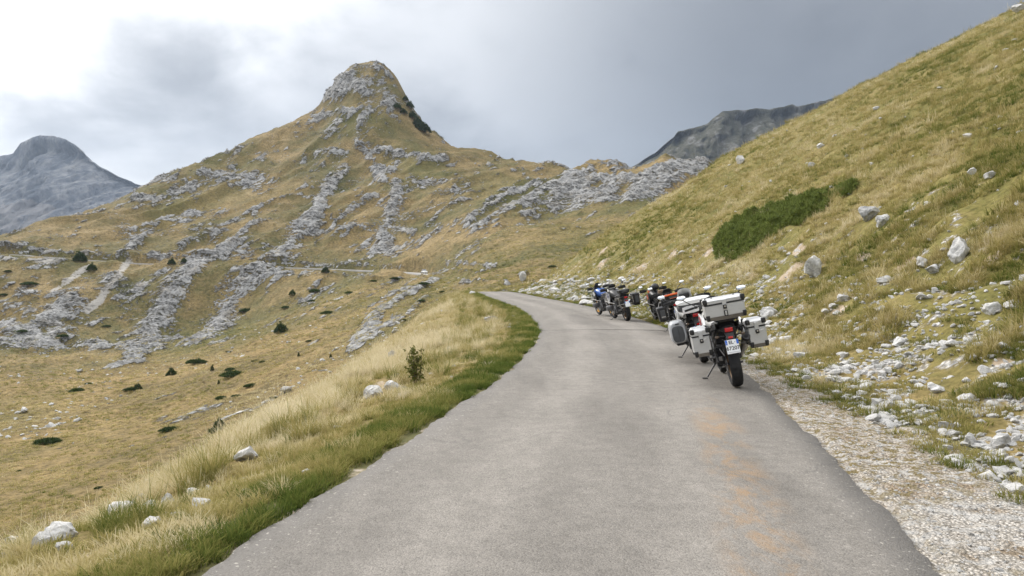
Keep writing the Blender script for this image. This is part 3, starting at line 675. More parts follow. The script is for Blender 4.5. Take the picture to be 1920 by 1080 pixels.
# ---- the two distant massifs
def massif(name, crest, lines, nr, nc, mat, amp, wl, seed):
    us = np.linspace(crest[0][0], crest[-1][0], nc)
    rows = [np.array(L, float) for L in lines[:]] + [np.array(crest, float)]
    V = [np.interp(us, L[:, 0], L[:, 1]) for L in rows]; D = [np.interp(us, L[:, 0], L[:, 2]) for L in rows]
    V.append(V[-1] + 90); D.append(D[-1] * 1.25)
    k = np.linspace(0, len(V) - 1, nr); V = np.array(V); D = np.array(D); out = []
    for kk in k:
        i = min(int(kk), len(V) - 2); f = kk - i
        out.append((V[i] * (1 - f) + V[i + 1] * f, D[i] * (1 - f) + D[i + 1] * f))
    Vv = np.array([a for a, b in out]); Dd = np.array([b for a, b in out])
    X = (us[None] - U0) / FPX * Dd; Z = EYE + (V0 - Vv) / FPX * Dd
    w_ = np.clip(k / 1.0, 0, 1)[:, None]
    a = X * .5 + Z * .86; b = X * .86 - Z * .5
    disp = ridged(b * wl, a * wl * .22, 5, seed) + .6 * ridged(X * wl * .7, Z * wl * .7, 4, seed + 3)
    crestw = 1 - sstep(np.abs(k - (len(V) - 2)), 0, .35)[:, None]
    Y = Dd + amp * disp * w_ * (1 - crestw)
    Z = Z + .05 * amp * fbm(X * wl * 3, Y * wl, 4, seed + 5) * w_
    o = link(name, np_mesh(name, np.stack([X, Y, Z], -1).reshape(-1, 3), grid_quads(nr, nc), {'hgt': np.repeat(k[:, None], nc, 1)}))
    o.data.materials.append(mat); tag(o, kind='structure'); return o

def mat_massif(name, stops, wl, forest, scree):
    m, t = new_mat(name); P = t.n('NewGeometry').outputs['Position']; h = t.attr('hgt')
    mp = t.n('Mapping', None, Vector=P, Rotation=(0, R(-38), 0), Scale=(1, .5, .25))
    n1 = t.noise(mp, wl * 2.2, 7, .68, .5); n2 = t.noise(P, wl, 5, .6); n3 = t.noise(mp, wl * 9, 5, .65)
    c = t.ramp(t.math('ADD', t.math('MULTIPLY', n1, .6), t.math('MULTIPLY', n3, .4)), stops)
    if scree:
        s = t.smooth(t.math('ADD', t.math('MULTIPLY', h, -1), t.math('MULTIPLY', t.math('SUBTRACT', n2, .5), 2.4)), -1.28, -1.08)
        px = t.n('SeparateXYZ', None, i0=P).outputs[0]
        s = t.math('MULTIPLY', s, t.smooth(px, -1250., -1480.))
        c = t.mix(t.math('MULTIPLY', s, .7), c, (.30, .285, .28, 1))
    if forest:
        f = t.smooth(t.math('ADD', t.math('MULTIPLY', h, -1), t.math('MULTIPLY', t.math('SUBTRACT', n2, .5), 1.2)), *forest)
        c = t.mix(t.math('MULTIPLY', f, t.smooth(n1, .40, .5)), c, (.040, .055, .035, 1))
    finish(t, c, .95, t.math('ADD', n1, t.math('MULTIPLY', n3, .6)), 1.0, .22 / wl, .05); return m

massif('distant_mountain', [(-700, 420, 3300), (-420, 330, 3300), (-200, 305, 3250), (0, 293, 3200), (24, 288, 3200), (38, 267, 3200), (62, 257, 3180), (76, 254, 3180), (102, 254, 3180), (125, 261, 3150), (140, 270, 3130), (158, 285, 3100), (163, 296, 3100), (185, 310, 3080), (215, 327, 3050), (240, 338, 3050), (262, 346, 3020), (290, 356, 3000), (340, 380, 2980), (420, 420, 2950), (520, 470, 2900)],
       [[(-700, 540, 2100), (520, 540, 2100)], [(-700, 440, 2450), (0, 405, 2450), (150, 412, 2450), (520, 500, 2500)], [(-700, 430, 2800), (0, 345, 2800), (60, 330, 2800), (150, 345, 2800), (250, 368, 2800), (520, 480, 2800)]],
       260, 400, mat_massif('blue_shaded_limestone_face', [(.36, (.050, .060, .076)), (.44, (.095, .106, .124)), (.50, (.150, .158, .174)), (.57, (.235, .238, .246)), (.66, (.34, .335, .33))], .006, (-1.0, -.72), True), 60, .006, 131)  # shade and the blue of distance are mixed into the rock albedo
massif('distant_ridge', [(1000, 420, 1700), (1100, 352, 1700), (1168, 322, 1700), (1200, 304, 1700), (1225, 288, 1700), (1250, 268, 1700), (1264, 256, 1700), (1270, 247, 1700), (1300, 239, 1700), (1328, 232, 1700), (1338, 220, 1700), (1356, 208, 1700), (1400, 206, 1720), (1420, 203, 1730), (1440, 206, 1740), (1470, 199, 1760), (1484, 196, 1760), (1495, 199, 1770), (1527, 192, 1800), (1600, 176, 1850), (1750, 160, 1900), (2000, 150, 1900), (2300, 170, 1900)],
       [[(1000, 480, 1150), (2300, 480, 1150)], [(1000, 430, 1350), (1250, 330, 1350), (1400, 310, 1380), (2300, 300, 1400)], [(1000, 425, 1550), (1200, 315, 1550), (1270, 275, 1550), (1350, 245, 1560), (1450, 235, 1580), (1527, 225, 1600), (2300, 200, 1600)]],
       200, 360, mat_massif('cloud_shaded_ridge', [(.36, (.042, .045, .034)), (.48, (.070, .070, .050)), (.54, (.095, .092, .074)), (.60, (.17, .168, .16)), (.68, (.26, .255, .25))], .012, (-.5, -.2), False), 34, .014, 151)  # cloud shadow over the ridge is put into its dark albedo

# ---- the air between: one even box of thin haze round everything
def haze():
    m, t = new_mat('thin_haze'); v = t.n('VolumePrincipled'); v.inputs['Color'].default_value = (.64, .78, 1.0, 1); v.inputs['Density'].default_value = .00007; v.inputs['Anisotropy'].default_value = .15
    o = t.n('OutputMaterial'); t.put(o.inputs['Volume'], v.outputs[0])
    bm = bmesh.new(); bmesh.ops.create_cube(bm, size=1.0); bmesh.ops.transform(bm, matrix=Matrix.Translation((0, 0, 390)) @ Matrix.Diagonal((9600, 9600, 930, 1)), verts=bm.verts[:])
    me = bpy.data.meshes.new('haze'); bm.to_mesh(me); bm.free(); me.materials.append(m); ob = link('haze', me); tag(ob, 'thin bluish haze filling the air of the valley', 'haze', kind='stuff')
haze()

# ------------------------------------------------------------------ grass
rng = np.random.default_rng(5)
def mat_grass():
    m, t = new_mat('grass_blades')
    tone = t.attr('tone', 'INSTANCER'); rnd = t.n('ObjectInfo').outputs['Random']; tip = t.attr('tip')
    f = t.math('ADD', tone, t.math('MULTIPLY', t.math('SUBTRACT', rnd, .5), .22))
    f = t.math('ADD', f, t.math('MULTIPLY_ADD', tip, .22, -.08), clamp=True)
    c = t.ramp(f, [(0, (.06, .10, .022)), (.22, (.125, .155, .036)), (.42, (.265, .242, .078)), (.62, (.43, .358, .155)), (.82, (.58, .495, .29)), (1, (.70, .62, .43))])
    d = t.n('BsdfDiffuse', None, Color=c); tr = t.n('BsdfTranslucent', None, Color=c)
    mx = t.n('MixShader', None, i0=.32, i1=d.outputs[0], i2=tr.outputs[0])
    o = t.n('OutputMaterial'); t.put(o.inputs[0], mx.outputs[0])
    return m
M['grass'] = mat_grass()

def tuft(name, n, h, spread, lean, wid, seed, heads=0):
    r = np.random.default_rng(seed); V = []; F = []; T = []
    for i in range(n + heads):
        hd = i >= n
        a = r.random() * 6.283; rr = spread * math.sqrt(r.random()); bx, by = rr * math.cos(a), rr * math.sin(a)
        az = a + r.normal(0, .9); L = h * (.55 + .6 * r.random()) * (1.45 if hd else 1); le = lean * (.3 + r.random()) * (.5 if hd else 1)
        w = wid * (.7 + .6 * r.random()) * (.55 if hd else 1); px, py = -math.sin(az), math.cos(az); b0 = len(V); prev = None
        segs = 3
        for k in range(segs + 1):
            t = k / segs; out = L * le * t ** 1.8; z = L * (t - .35 * le * t * t)
            ww = w * (1 - t) ** .7 if not hd else (w if t < .7 else w * 2.4 * (1.02 - t) / .3)
            cx, cy = bx + math.cos(az) * out, by + math.sin(az) * out
            if k < segs: V += [(cx - px * ww, cy - py * ww, z), (cx + px * ww, cy + py * ww, z)]; T += [t, t]
            else: V.append((cx, cy, z)); T.append(1)
        for k in range(segs - 1):
            q = b0 + 2 * k; F.append((q, q + 1, q + 3, q + 2))
        q = b0 + 2 * (segs - 1); F.append((q, q + 1, q + 2))
    me = bpy.data.meshes.new(name); me.from_pydata(V, [], F); me.update()
    at_ = me.attributes.new('tip', 'FLOAT', 'POINT'); at_.data.foreach_set('value', np.array(T, np.float32))
    me.materials.append(M['grass'])
    return bpy.data.objects.new(name, me)

def proto_collection(name, objs):
    c = bpy.data.collections.new(name)
    for o in objs: c.objects.link(o)
    return c
PROTO = {
 'long': proto_collection('long_grass_kinds', [tuft('blades_a', 32, .42, .11, .75, .0048, 1, 4), tuft('blades_b', 28, .50, .13, .9, .0048, 2, 5), tuft('blades_c', 36, .34, .12, 1.05, .0048, 3, 0)]),
 'mid': proto_collection('hill_grass_kinds', [tuft('tussock_a', 26, .24, .14, 1.0, .0078, 4, 2), tuft('tussock_b', 24, .30, .13, .9, .0078, 5, 3), tuft('tussock_c', 28, .18, .16, 1.1, .0078, 6)]),
 'far': proto_collection('far_grass_kinds', [tuft('far_tussock_a', 18, .28, .28, 1.0, .022, 7), tuft('far_tussock_b', 16, .34, .26, .9, .022, 8), tuft('far_tussock_c', 20, .22, .30, 1.1, .022, 9)]),
 'short': proto_collection('short_grass_kinds', [tuft('short_a', 44, .085, .09, .9, .0035, 10), tuft('short_b', 40, .06, .10, 1.1, .0035, 11), tuft('short_c', 36, .12, .08, .8, .0035, 12)]),
}

def scatter(name, P, scl, tone, coll, npick, label, cat, rot=None):
    n = len(P); me = bpy.data.meshes.new(name); me.vertices.add(n); me.vertices.foreach_set('co', np.asarray(P, np.float32).ravel())
    if rot is None: rot = np.stack([rng.normal(0, .10, n), rng.normal(0, .10, n), rng.random(n) * 6.283], 1)
    a = me.attributes.new('rot', 'FLOAT_VECTOR', 'POINT'); a.data.foreach_set('vector', rot.astype(np.float32).ravel())
    for k, v in (('scl', scl), ('tone', tone)):
        a = me.attributes.new(k, 'FLOAT', 'POINT'); a.data.foreach_set('value', np.asarray(v, np.float32))
    a = me.attributes.new('pick', 'INT', 'POINT'); a.data.foreach_set('value', rng.integers(0, npick, n).astype(np.int32))
    o = link(name, me)
    g = bpy.data.node_groups.new(name + '_scatter', 'GeometryNodeTree')
    g.interface.new_socket('Geometry', in_out='INPUT', socket_type='NodeSocketGeometry'); g.interface.new_socket('Geometry', in_out='OUTPUT', socket_type='NodeSocketGeometry')
    N = g.nodes; gi = N.new('NodeGroupInput'); go = N.new('NodeGroupOutput'); ip = N.new('GeometryNodeInstanceOnPoints'); ci = N.new('GeometryNodeCollectionInfo')
    ci.inputs['Collection'].default_value = coll; ci.inputs['Separate Children'].default_value = True; ci.inputs['Reset Children'].default_value = True
    def na(nm, ty):
        x = N.new('GeometryNodeInputNamedAttribute'); x.data_type = ty; x.inputs['Name'].default_value = nm; return x.outputs['Attribute']
    g.links.new(gi.outputs[0], ip.inputs['Points']); g.links.new(ci.outputs[0], ip.inputs['Instance']); ip.inputs['Pick Instance'].default_value = True
    g.links.new(na('pick', 'INT'), ip.inputs['Instance Index']); g.links.new(na('rot', 'FLOAT_VECTOR'), ip.inputs['Rotation']); g.links.new(na('scl', 'FLOAT'), ip.inputs['Scale'])
    g.links.new(ip.outputs[0], go.inputs[0])
    md = o.modifiers.new('scatter', 'NODES'); md.node_group = g
    tag(o, label, cat, kind='stuff')
    return o

def cx_of(y): return np.interp(y, CL[:, 1], CL[:, 0])
def sample_side(n, y0, y1, u0, u1f, side, pw=1.0):
    """points beside the road, thinning out with distance"""
    q = rng.random(n); y = np.exp(np.log(y0) + (np.log(y1) - np.log(y0)) * q ** pw)
    u = u0 + rng.random(n) * (u1f(y) - u0)
    x = cx_of(y) + side * (HW + u)
    return x, y

def keep_far_from(x, y, lst, pad):
    k = np.ones(len(x), bool)
    for bx, by, br in lst: k &= np.hypot(x - bx, y - by) > br * pad
    return k

# single boulders one can name
BOULD = [  # u, v (foot), width in sight units, aspect h/w, label
 (1800, 486, 46, .95, 'largest white tilted boulder standing in grass on the right hillside', 1),
 (1629, 410, 40, .62, 'grey slab boulder pointing up right of the dark juniper mat', 1),
 (1656, 421, 32, .65, 'rounded pale boulder touching the grey slab above the road', 1),
 (1528, 514, 34, 1.05, 'grey cracked boulder below the dark juniper mat', 1),
 (1440, 597, 30, .80, 'white pointed boulder just behind the silver-boxed motorcycle', 1),
 (1690, 645, 36, .36, 'flat white slab lying above the rubble right of the motorcycles', 1),
 (1658, 530, 32, .45, 'dark-edged flat boulder in scree, third below the grey slab', 1),
 (1750, 510, 30, .55, 'grey wedge boulder left of the largest hillside boulder', 1),
 (1731, 500, 24, .8, 'tan block leaning beside the grey wedge boulder', 1),
 (1390, 306, 17, .95, 'small white boulder high on the grassy ridge of the right hill', 1),
 (1522, 312, 20, .45, 'small flat stone right of the ridge-top white boulder', 1),
 (1858, 587, 34, .62, 'grey boulder at the right picture edge above the rubble', 1),
 (1583, 565, 24, .6, 'sandy rounded stone on the bare earth scar', 1),
 (1908, 22, 24, .6, 'pale stone on the skyline at the top right corner', 1),
 (1822, 326, 16, .8, 'grey stone high in the grass near the right edge', 1),
 (1858, 332, 20, .55, 'pale flat stone beside the grey stone near the right edge', 1),
 (1540, 275, 16, .5, 'small white stone in the upper hillside grass', 1),
 (1500, 672, 22, .6, 'round white stone above the gravel, nearest stone to the parked motorcycles', 1),
 (1880, 838, 44, .55, 'big pale rubble stone near the right edge above the gravel', 1),
 (1818, 835, 30, .8, 'grey angular rubble stone beside the gravel', 1),
 (1755, 735, 38, .5, 'large tan rubble block in the middle of the stone heap', 1),
 (228, 964, 46, .55, 'white sharp boulder in the grass at lower left', 1),
 (108, 1008, 66, .42, 'large white ledge boulder near the lower left corner', 1),
 (34, 1034, 52, .55, 'white rock at the lower left corner', 1),
 (315, 944, 26, .8, 'upright white stone between lower-left boulder and grass tussock', 1),
 (282, 955, 34, .45, 'low white stone in the row at lower left', 1),
 (362, 934, 36, .45, 'pale stone at the right end of the lower-left row', 1),
 (466, 862, 50, .55, 'grey ledge of rock in the tall straw grass of the left bank', 1),
 (575, 890, 20, .6, 'small white stone beside the tussock close to the asphalt', 1),
 (702, 746, 44, .55, 'pale broken rock outcrop below the leafy shrub', 1),
 (735, 732, 36, .5, 'second pale rock outcrop beside the leafy shrub', 1),
 (735, 668, 16, .7, 'small white stone in the middle of the left bank', 1),
 (920, 602, 28, .35, 'pale stone patch near the top of the left bank', 1),
 (980, 526, 14, 1.3, 'upright grey boulder beyond the road bend', 1),
]
BPOS = []
for u, v, wpx, *_ in BOULD:
    p = at(u, v); BPOS.append((p, wpx * p.y / FPX * .5) if p is not None else None)
def clear_of_boulders(x, y, ahead=1.0):
    """no tall grass on a boulder or right in front of it"""
    k = np.ones(len(x), bool)
    for b in BPOS:
        if b is None: continue
        p, r = b; d = Vector((p.x, p.y)).normalized(); L = (1.3 * r + (.9 if p.y < 14 else .4)) * ahead
        t = np.clip(((p.x - x) * d.x + (p.y - y) * d.y), 0, L)
        k &= np.hypot(p.x - t * d.x - x, p.y - t * d.y - y) > r * 1.05 + (.06 if p.y < 14 else 0)
    return k

# left bank: long straw grass with green tussocks
x, y = sample_side(21000, 2.6, 92, .35, lambda y: np.interp(y, E_Y, E_U) + 3.2, -1, .8)
wv, ry, ul, ur, e, ez, g = near_parts(x, y)
cf = fbm(x * 1.15, y * 1.15, 2, 207); nz = fbm(x * .5, y * .5, 3, 201); nb = fbm(x * .18, y * .18, 2, 203); ns = fbm(x * 1.4, y * 1.4, 2, 205)
k = (ul > .3) & ((cf > .10) | (ul > e * .72) | (y > 17)) & (nz + .35 * sstep(ul, .5, 1.6) * 2.0 > -.12 + np.interp(y, [3, 6, 9, 14], [.62, .45, .18, 0])) & keep_far_from(x, y, BARE, .55) & clear_of_boulders(x, y)
x, y, ul, nz, nb, ns, e, cf = x[k], y[k], ul[k], nz[k], nb[k], ns[k], e[k], cf[k]
dry = sstep(ul, .5, 1.7)
tone = np.clip(.46 + .38 * dry + .28 * nb + .22 * nz, .05, 1); tone = np.where((ns > .24) & (ul < 3.0), tone * .50, tone)
tone = np.where(rng.random(len(x)) < .15, np.clip(tone * .65, 0, 1), tone); tone = np.where((cf > .18) & (y < 22) & (ul < 3.4) & (nb < .12), tone * .55, tone)
scl = (.5 + .6 * rng.random(len(x))) * (.62 + .5 * dry) * (1 + .3 * nb) * np.clip(1 + .75 * ns, .45, 1.6) * np.interp(y, [3, 7, 15, 30, 80], [.40, .50, .62, .66, .85])
scatter('long_grass', np.stack([x, y, ground_h(x, y, False) - .02], 1), scl, tone, PROTO['long'], 3, 'long straw-coloured grass on the bank left of the road', 'grass')

# short green strip along both edges of the asphalt
x, y = sample_side(8500, 2.6, 80, -.03, lambda y: np.full_like(y, .78), -1, .85)
x3, y3 = sample_side(8500, 2.4, 18, .4, lambda y: np.interp(y, E_Y, E_U) + 1.5, -1, 1.0)
x2, y2 = sample_side(9000, 4, 80, .0, lambda y: np.interp(y, G_Y, G_W) + 2.6, 1, .8)
wv, ry, ul, ur, e, ez, g = near_parts(x2, y2)
u2 = ur - g; nn = fbm(x2 * 1.1, y2 * 1.1, 3, 211)
k = (u2 > -.25 + .3 * nn) & clear_of_boulders(x2, y2, 0) & ((nn > .12) | ((u2 < .35) & (nn > -.25)) | (y2 > 20)); x2, y2, nn2 = x2[k], y2[k], nn[k]
nn = fbm(x * .9, y * .9, 3, 213); wv, ry, ul, *_ = near_parts(x, y); k = (ul > .03 + .16 * (nn + .4)) & (nn > -.42) & clear_of_boulders(x, y, 0); x, y, nn = x[k], y[k], nn[k]
n3_ = fbm(x3 * 1.2, y3 * 1.2, 3, 217); k = (n3_ > -.28) & clear_of_boulders(x3, y3, 0); x3, y3, n3_ = x3[k], y3[k], n3_[k]
X = np.r_[x, x2, x3]; Y = np.r_[y, y2, y3]; tn = np.r_[.19 + .40 * nn, .32 + .3 * nn2, .52 + .55 * n3_]
scatter('verge_grass', np.stack([X, Y, ground_h(X, Y, False) - .008], 1), (.6 + .7 * rng.random(len(X))) * np.interp(Y, [3, 20, 80], [.9, 1.15, 1.9]), np.clip(tn, .02, .8), PROTO['short'], 3, 'short green grass hugging the edges of the asphalt', 'grass')

# right-hand hillside
n = 62000
y = np.exp(np.log(5.0) + (np.log(106) - np.log(5.0)) * rng.random(n) ** .62)
xr = cx_of(y) + HW + np.interp(y, G_Y, G_W); x = xr + rng.random(n) * np.maximum(.76 * y + 2 - xr, .5)
wv, ry, ul, ur, e, ez, g = near_parts(x, y); u2 = ur - g
nz = fbm(x * .45, y * .45, 3, 221); nb = fbm(x * .10, y * .10, 3, 223); ns = fbm(x * 1.3, y * 1.3, 2, 225)
k = (u2 > .15) & (nz > np.interp(u2, [0, 1.5, 3, 6, 12], [.18, .05, -.12, -.38, -.9])) & keep_far_from(x, y, BARE, .45) & clear_of_boulders(x, y)
x, y, u2, nz, nb, ns = x[k], y[k], u2[k], nz[k], nb[k], ns[k]
tone = np.clip(.45 + .32 * nb + .20 * nz + .30 * ns, .12, .95)
scl = (.6 + .6 * rng.random(len(x))) * np.interp(y, [5, 20, 50, 100], [.62, .70, .95, 1.35]) * (1 + .35 * ns) * np.interp(u2, [0, 3], [.7, 1.0])
scl = np.where(rng.random(len(x)) < .05, scl * 1.7, scl); tone = np.where(rng.random(len(x)) < .18, np.clip(tone + .22, 0, 1), tone)
scatter('hillside_grass', np.stack([x, y, ground_h(x, y, False) - .03], 1), scl, tone, PROTO['mid'], 3, 'yellow-green tussock grass covering the right hillside', 'grass')

# valley and lower slopes: coarse tussocks that roughen the turf
n = 30000
s_ = -.86 + rng.random(n) * 1.0; y = np.exp(np.log(52) + (np.log(270) - np.log(52)) * rng.random(n)); x = s_ * y
z = mid_h(x, y, True); zn = np.where(y < 140, near_h(x, y), -99); k = z > zn + .3; x, y, z = x[k], y[k], z[k]
nb = fbm(x * .03, y * .03, 3, 231); nz = fbm(x * .2, y * .2, 2, 233); k = nz > -.25; x, y, z, nb, nz = x[k], y[k], z[k], nb[k], nz[k]
scatter('valley_grass', np.stack([x, y, z - .06], 1), (.7 + .7 * rng.random(len(x))) * np.interp(y, [50, 260], [.8, 1.9]), np.clip(.50 + .30 * nb + .2 * nz, .12, .8), PROTO['far'], 3, 'tawny tussock grass on the valley floor', 'grass')

# ------------------------------------------------------------------ stones
def stone_mesh(name, seed, sub, flat, cuts, rough, mat):
    r = np.random.default_rng(seed); bm = bmesh.new(); bmesh.ops.create_icosphere(bm, subdivisions=sub, radius=1.0)
    P = np.array([v.co[:] for v in bm.verts]); N = r.normal(size=(cuts, 3)); N /= np.linalg.norm(N, axis=1)[:, None]; D = .45 + .4 * r.random(cuts)
    for nn, d in zip(N, D):
        h = P @ nn; ex = np.maximum(h - d, 0); P = P - ex[:, None] * nn[None]
    P += rough * np.stack([fbm(P[:, 1] * 2 + P[:, 2], P[:, 2] * 2 - P[:, 0], 3, seed % 40), fbm(P[:, 0] * 2 - P[:, 1], P[:, 2] * 2 + 3, 3, seed % 37), fbm(P[:, 0] * 2 + P[:, 2], P[:, 1] * 2 + 7, 3, seed % 31)], 1)
    P *= np.array([1, .62 + .35 * r.random(), flat]); P[:, 2] -= P[:, 2].min() * .55
    for v, c in zip(bm.verts, P): v.co = c
    me = bpy.data.meshes.new(name); bm.to_mesh(me); bm.free(); me.materials.append(mat)
    me.polygons.foreach_set('use_smooth', np.ones(len(me.polygons), bool)); me.set_sharp_from_angle(angle=R(28))
    return me
M['ledge'] = mat_limestone('ledge_limestone', (.15, .15, .145), (.43, .426, .415), 2.5, .15)
STONES = [stone_mesh('stone_shape', 300 + i, 2, .45 + .05 * (i % 5), 9, .10, M['stone']) for i in range(10)]

cand = []       # x, y, size, zone
def add_c(x, y, s, zone):
    for a, b, c in zip(x, y, s): cand.append((a, b, c, zone))
# rubble verge
n = 13000; y = np.exp(np.log(4.6) + (np.log(82) - np.log(4.6)) * rng.random(n) ** 1.15)
u2 = -.15 + rng.random(n) ** 1.25 * 3.9; x = cx_of(y) + HW + np.interp(y, G_Y, G_W) + u2
at_ = near_attrs(x, y, x * 0); nn = fbm(x * .8, y * .8, 3, 241)
k = rng.random(n) < np.clip(at_['rubble'] * 1.7 + nn * 1.0 - .1, 0.03, 1); x, y = x[k], y[k]
s = np.clip(np.exp(rng.normal(np.log(.034), .48, len(x))), .014, .095) * np.interp(y, [5, 20, 80], [1, 1.35, 2.8]); add_c(x, y, s, 'rubble')
# the cut bank by the bend, broken limestone
n = 900; y = 36 + rng.random(n) * 42; u2 = .1 + rng.random(n) ** 1.2 * 3.2; x = cx_of(y) + HW + .3 + u2; k = fbm(x * .5, y * .3, 3, 243) > -.05; x, y = x[k], y[k]
add_c(x, y, np.clip(np.exp(rng.normal(np.log(.15), .5, len(x))), .06, .55), 'bank')
# hillside
n = 560; y = np.exp(np.log(7) + (np.log(95) - np.log(7)) * rng.random(n) ** .8); xr = cx_of(y) + HW + 1; x = xr + rng.random(n) ** 1.7 * np.maximum(.72 * y - xr, .5)
add_c(x, y, np.clip(np.exp(rng.normal(np.log(.058), .5, n)), .025, .22) * np.interp(y, [7, 90], [.8, 2.2]), 'hill')
# left bank
n = 140; y = np.exp(np.log(3.2) + (np.log(70) - np.log(3.2)) * rng.random(n)); x = cx_of(y) - HW - .3 - rng.random(n) * np.interp(y, E_Y, E_U)
add_c(x, y, np.clip(np.exp(rng.normal(np.log(.045), .5, n)), .02, .18) * np.interp(y, [3, 60], [.8, 2.4]), 'left')
# little heaps of white stone at the lower left
for _ in range(46):
    u_, v_ = rng.uniform(0, 400), 0; v_ = 985 - .16 * u_ + rng.normal(0, 22) + 18; p = at(u_, v_, False)
    if p is not None and p.y < 12: add_c([p.x], [p.y], [float(np.clip(np.exp(rng.normal(np.log(.055), .5)), .02, .13))], 'left')
# valley floor and lower slopes
n = 1700; s_ = -.72 + rng.random(n) * .66; y = np.exp(np.log(55) + (np.log(265) - np.log(55)) * rng.random(n)); x = s_ * y
k = (fbm(x * .03, y * .02, 3, 251) > -.02) & (near_h(x, y) + 0 * x < mid_base(x, y) - .5); x, y = x[k], y[k]
add_c(x, y, np.clip(np.exp(rng.normal(np.log(.26), .5, len(x))), .1, 1.0), 'valley')

C = np.array([(a, b, c) for a, b, c, z in cand]); zone = np.array([z for *_, z in cand])
cz = ground_h(C[:, 0], C[:, 1]); wvv = np.abs(road_coords(C[:, 0], C[:, 1])[0])
ok = (np.abs(C[:, 0] / C[:, 1]) < .74) & (wvv > HW + .12); C, zone, cz = C[ok], zone[ok], cz[ok]
app = C[:, 2] / C[:, 1]; vv = V0 - FPX * (cz - EYE) / C[:, 1]; inside = (np.abs(C[:, 0] / C[:, 1]) < .68) & (vv < 1070)
order = np.argsort(-np.where(inside, app, app * .01))
ZL = {'rubble': ('white limestone rubble stone strewn along the gravel shoulder', 'rubble stones beside the gravel shoulder'),
      'bank': ('broken limestone block in the cut bank by the bend', 'limestone blocks in the roadside cut bank'),
      'hill': ('pale stone half sunk in the right hillside grass', 'loose stones on the right hillside'),
      'left': ('small white stone lying in the left bank grass', 'loose stones on the left bank'),
      'valley': ('pale boulder scattered on the tawny valley floor', 'boulders on the valley floor')}
def stone_label(x, y, s, zn):
    size = 'tiny' if s < .05 else 'small' if s < .085 else 'medium' if s < .14 else 'large' if s < .28 else 'very large'
    u = U0 + FPX * x / y
    if zn == 'rubble':
        row = float(near_parts(np.array([x]), np.array([y]))[3][0] - np.interp(y, G_Y, G_W)); row = 'at the gravel edge' if row < .7 else 'mid rubble' if row < 1.9 else 'at the grass foot'
        plc = 'near the right picture edge' if u > 1780 else 'in the right-hand stone heap' if u > 1640 else 'right of the nearest motorcycle' if u > 1440 else 'behind the parked motorcycles' if u > 1180 else 'towards the road bend'
        return f'{size} white limestone stone {row} {plc}'
    if zn == 'hill':
        plc = 'near the right picture edge' if u > 1760 else 'right of the juniper mat' if u > 1570 else 'below the juniper mat' if u > 1340 else 'above the far motorcycles'
        hz = 'low' if y < 13 else 'midway' if y < 26 else 'high'
        return f'{size} pale stone {hz} on the right hillside {plc}'
    if zn == 'valley':
        plc = 'at far left' if u < 180 else 'left of centre' if u < 380 else 'below the left bank'
        return f'{size} pale boulder on the valley floor {plc}, ' + ('nearer' if y < 85 else 'midway' if y < 140 else 'farther')
    if zn == 'left': return f'{size} white stone in the left bank grass ' + ('close to the camera' if y < 8 else 'midway along' if y < 25 else 'near the bend')
    return ZL[zn][0]
nthing = 0; rest = []
for j in order:
    xx, yy, ss = C[j]
    if nthing < 262 and inside[j]:
        o = link('stone', STONES[int(rng.integers(0, 10))]); o.location = (xx, yy, cz[j] - ss * .12)
        o.scale = (ss, ss * (.8 + .4 * rng.random()), ss * (.75 + .5 * rng.random())); o.rotation_euler = (rng.normal(0, .25), rng.normal(0, .25), rng.random() * 6.28)
        tag(o, stone_label(xx, yy, ss, zone[j]), 'stone', ZL[zone[j]][1]); nthing += 1
    else: rest.append(j)
rest = np.array(rest)
SP = proto_collection('stone_kinds', [bpy.data.objects.new('stone_kind', m) for m in STONES])
def stone_stuff(name, P, s, label):
    n = len(P); rot = np.stack([rng.normal(0, .3, n), rng.normal(0, .3, n), rng.random(n) * 6.28], 1)
    scatter(name, P, s, rng.random(n), SP, 10, label, 'stones', rot)
stone_stuff('small_rubble', np.stack([C[rest, 0], C[rest, 1], cz[rest] - C[rest, 2] * .12], 1), C[rest, 2], 'smaller white stones scattered over the slopes and verges')
# broken ledges standing out of the limestone ribs
def ledges():
    me = mountain.data; n = len(me.vertices); co = np.empty(n * 3, np.float32); me.vertices.foreach_get('co', co); co = co.reshape(-1, 3).copy(); rk = np.empty(n, np.float32); me.attributes['rock'].data.foreach_get('value', rk)
    ok = (co[:, 1] > 120) & (rk > .12) & (np.abs(co[:, 0] / co[:, 1]) < .72); w_ = np.where(ok, (rk ** 1.1) * co[:, 1] ** 1.2, 0); w_ /= w_.sum()
    j = rng.choice(n, 8000, p=w_); P = co[j] + rng.normal(0, .35, (len(j), 3)) * np.array([1, 1, 0]); y_ = P[:, 1]
    s_ = np.clip(np.exp(rng.normal(np.log(.40), .5, len(j))), .16, 1.1) * (.55 + .6 * rk[j]) * np.clip(y_ / 330, .55, 1.4)
    dr = np.full(len(j), 1e3)
    for q in ROAD2[::2]: dr = np.minimum(dr, np.hypot(P[:, 0] - q[0], P[:, 1] - q[1]))
    s_ = np.where(dr < 6.5, .05, s_)
    P[:, 2] -= s_ * .42; rot = np.stack([rng.normal(.15, .25, len(j)), rng.normal(-.35, .25, len(j)), rng.normal(R(62), .35, len(j))], 1)
    scatter('limestone_ledges', P, s_, rng.random(len(j)), LP, 6, 'broken grey limestone ledges cropping out of the mountain ribs', 'rock ledges', rot)
LP = proto_collection('ledge_kinds', [bpy.data.objects.new('ledge_kind', stone_mesh('ledge_shape', 700 + i, 3, .5, 12, .16, M['ledge'])) for i in range(6)])
for o in LP.objects:
    for v in o.data.vertices: v.co.x *= 2.0
ledges()
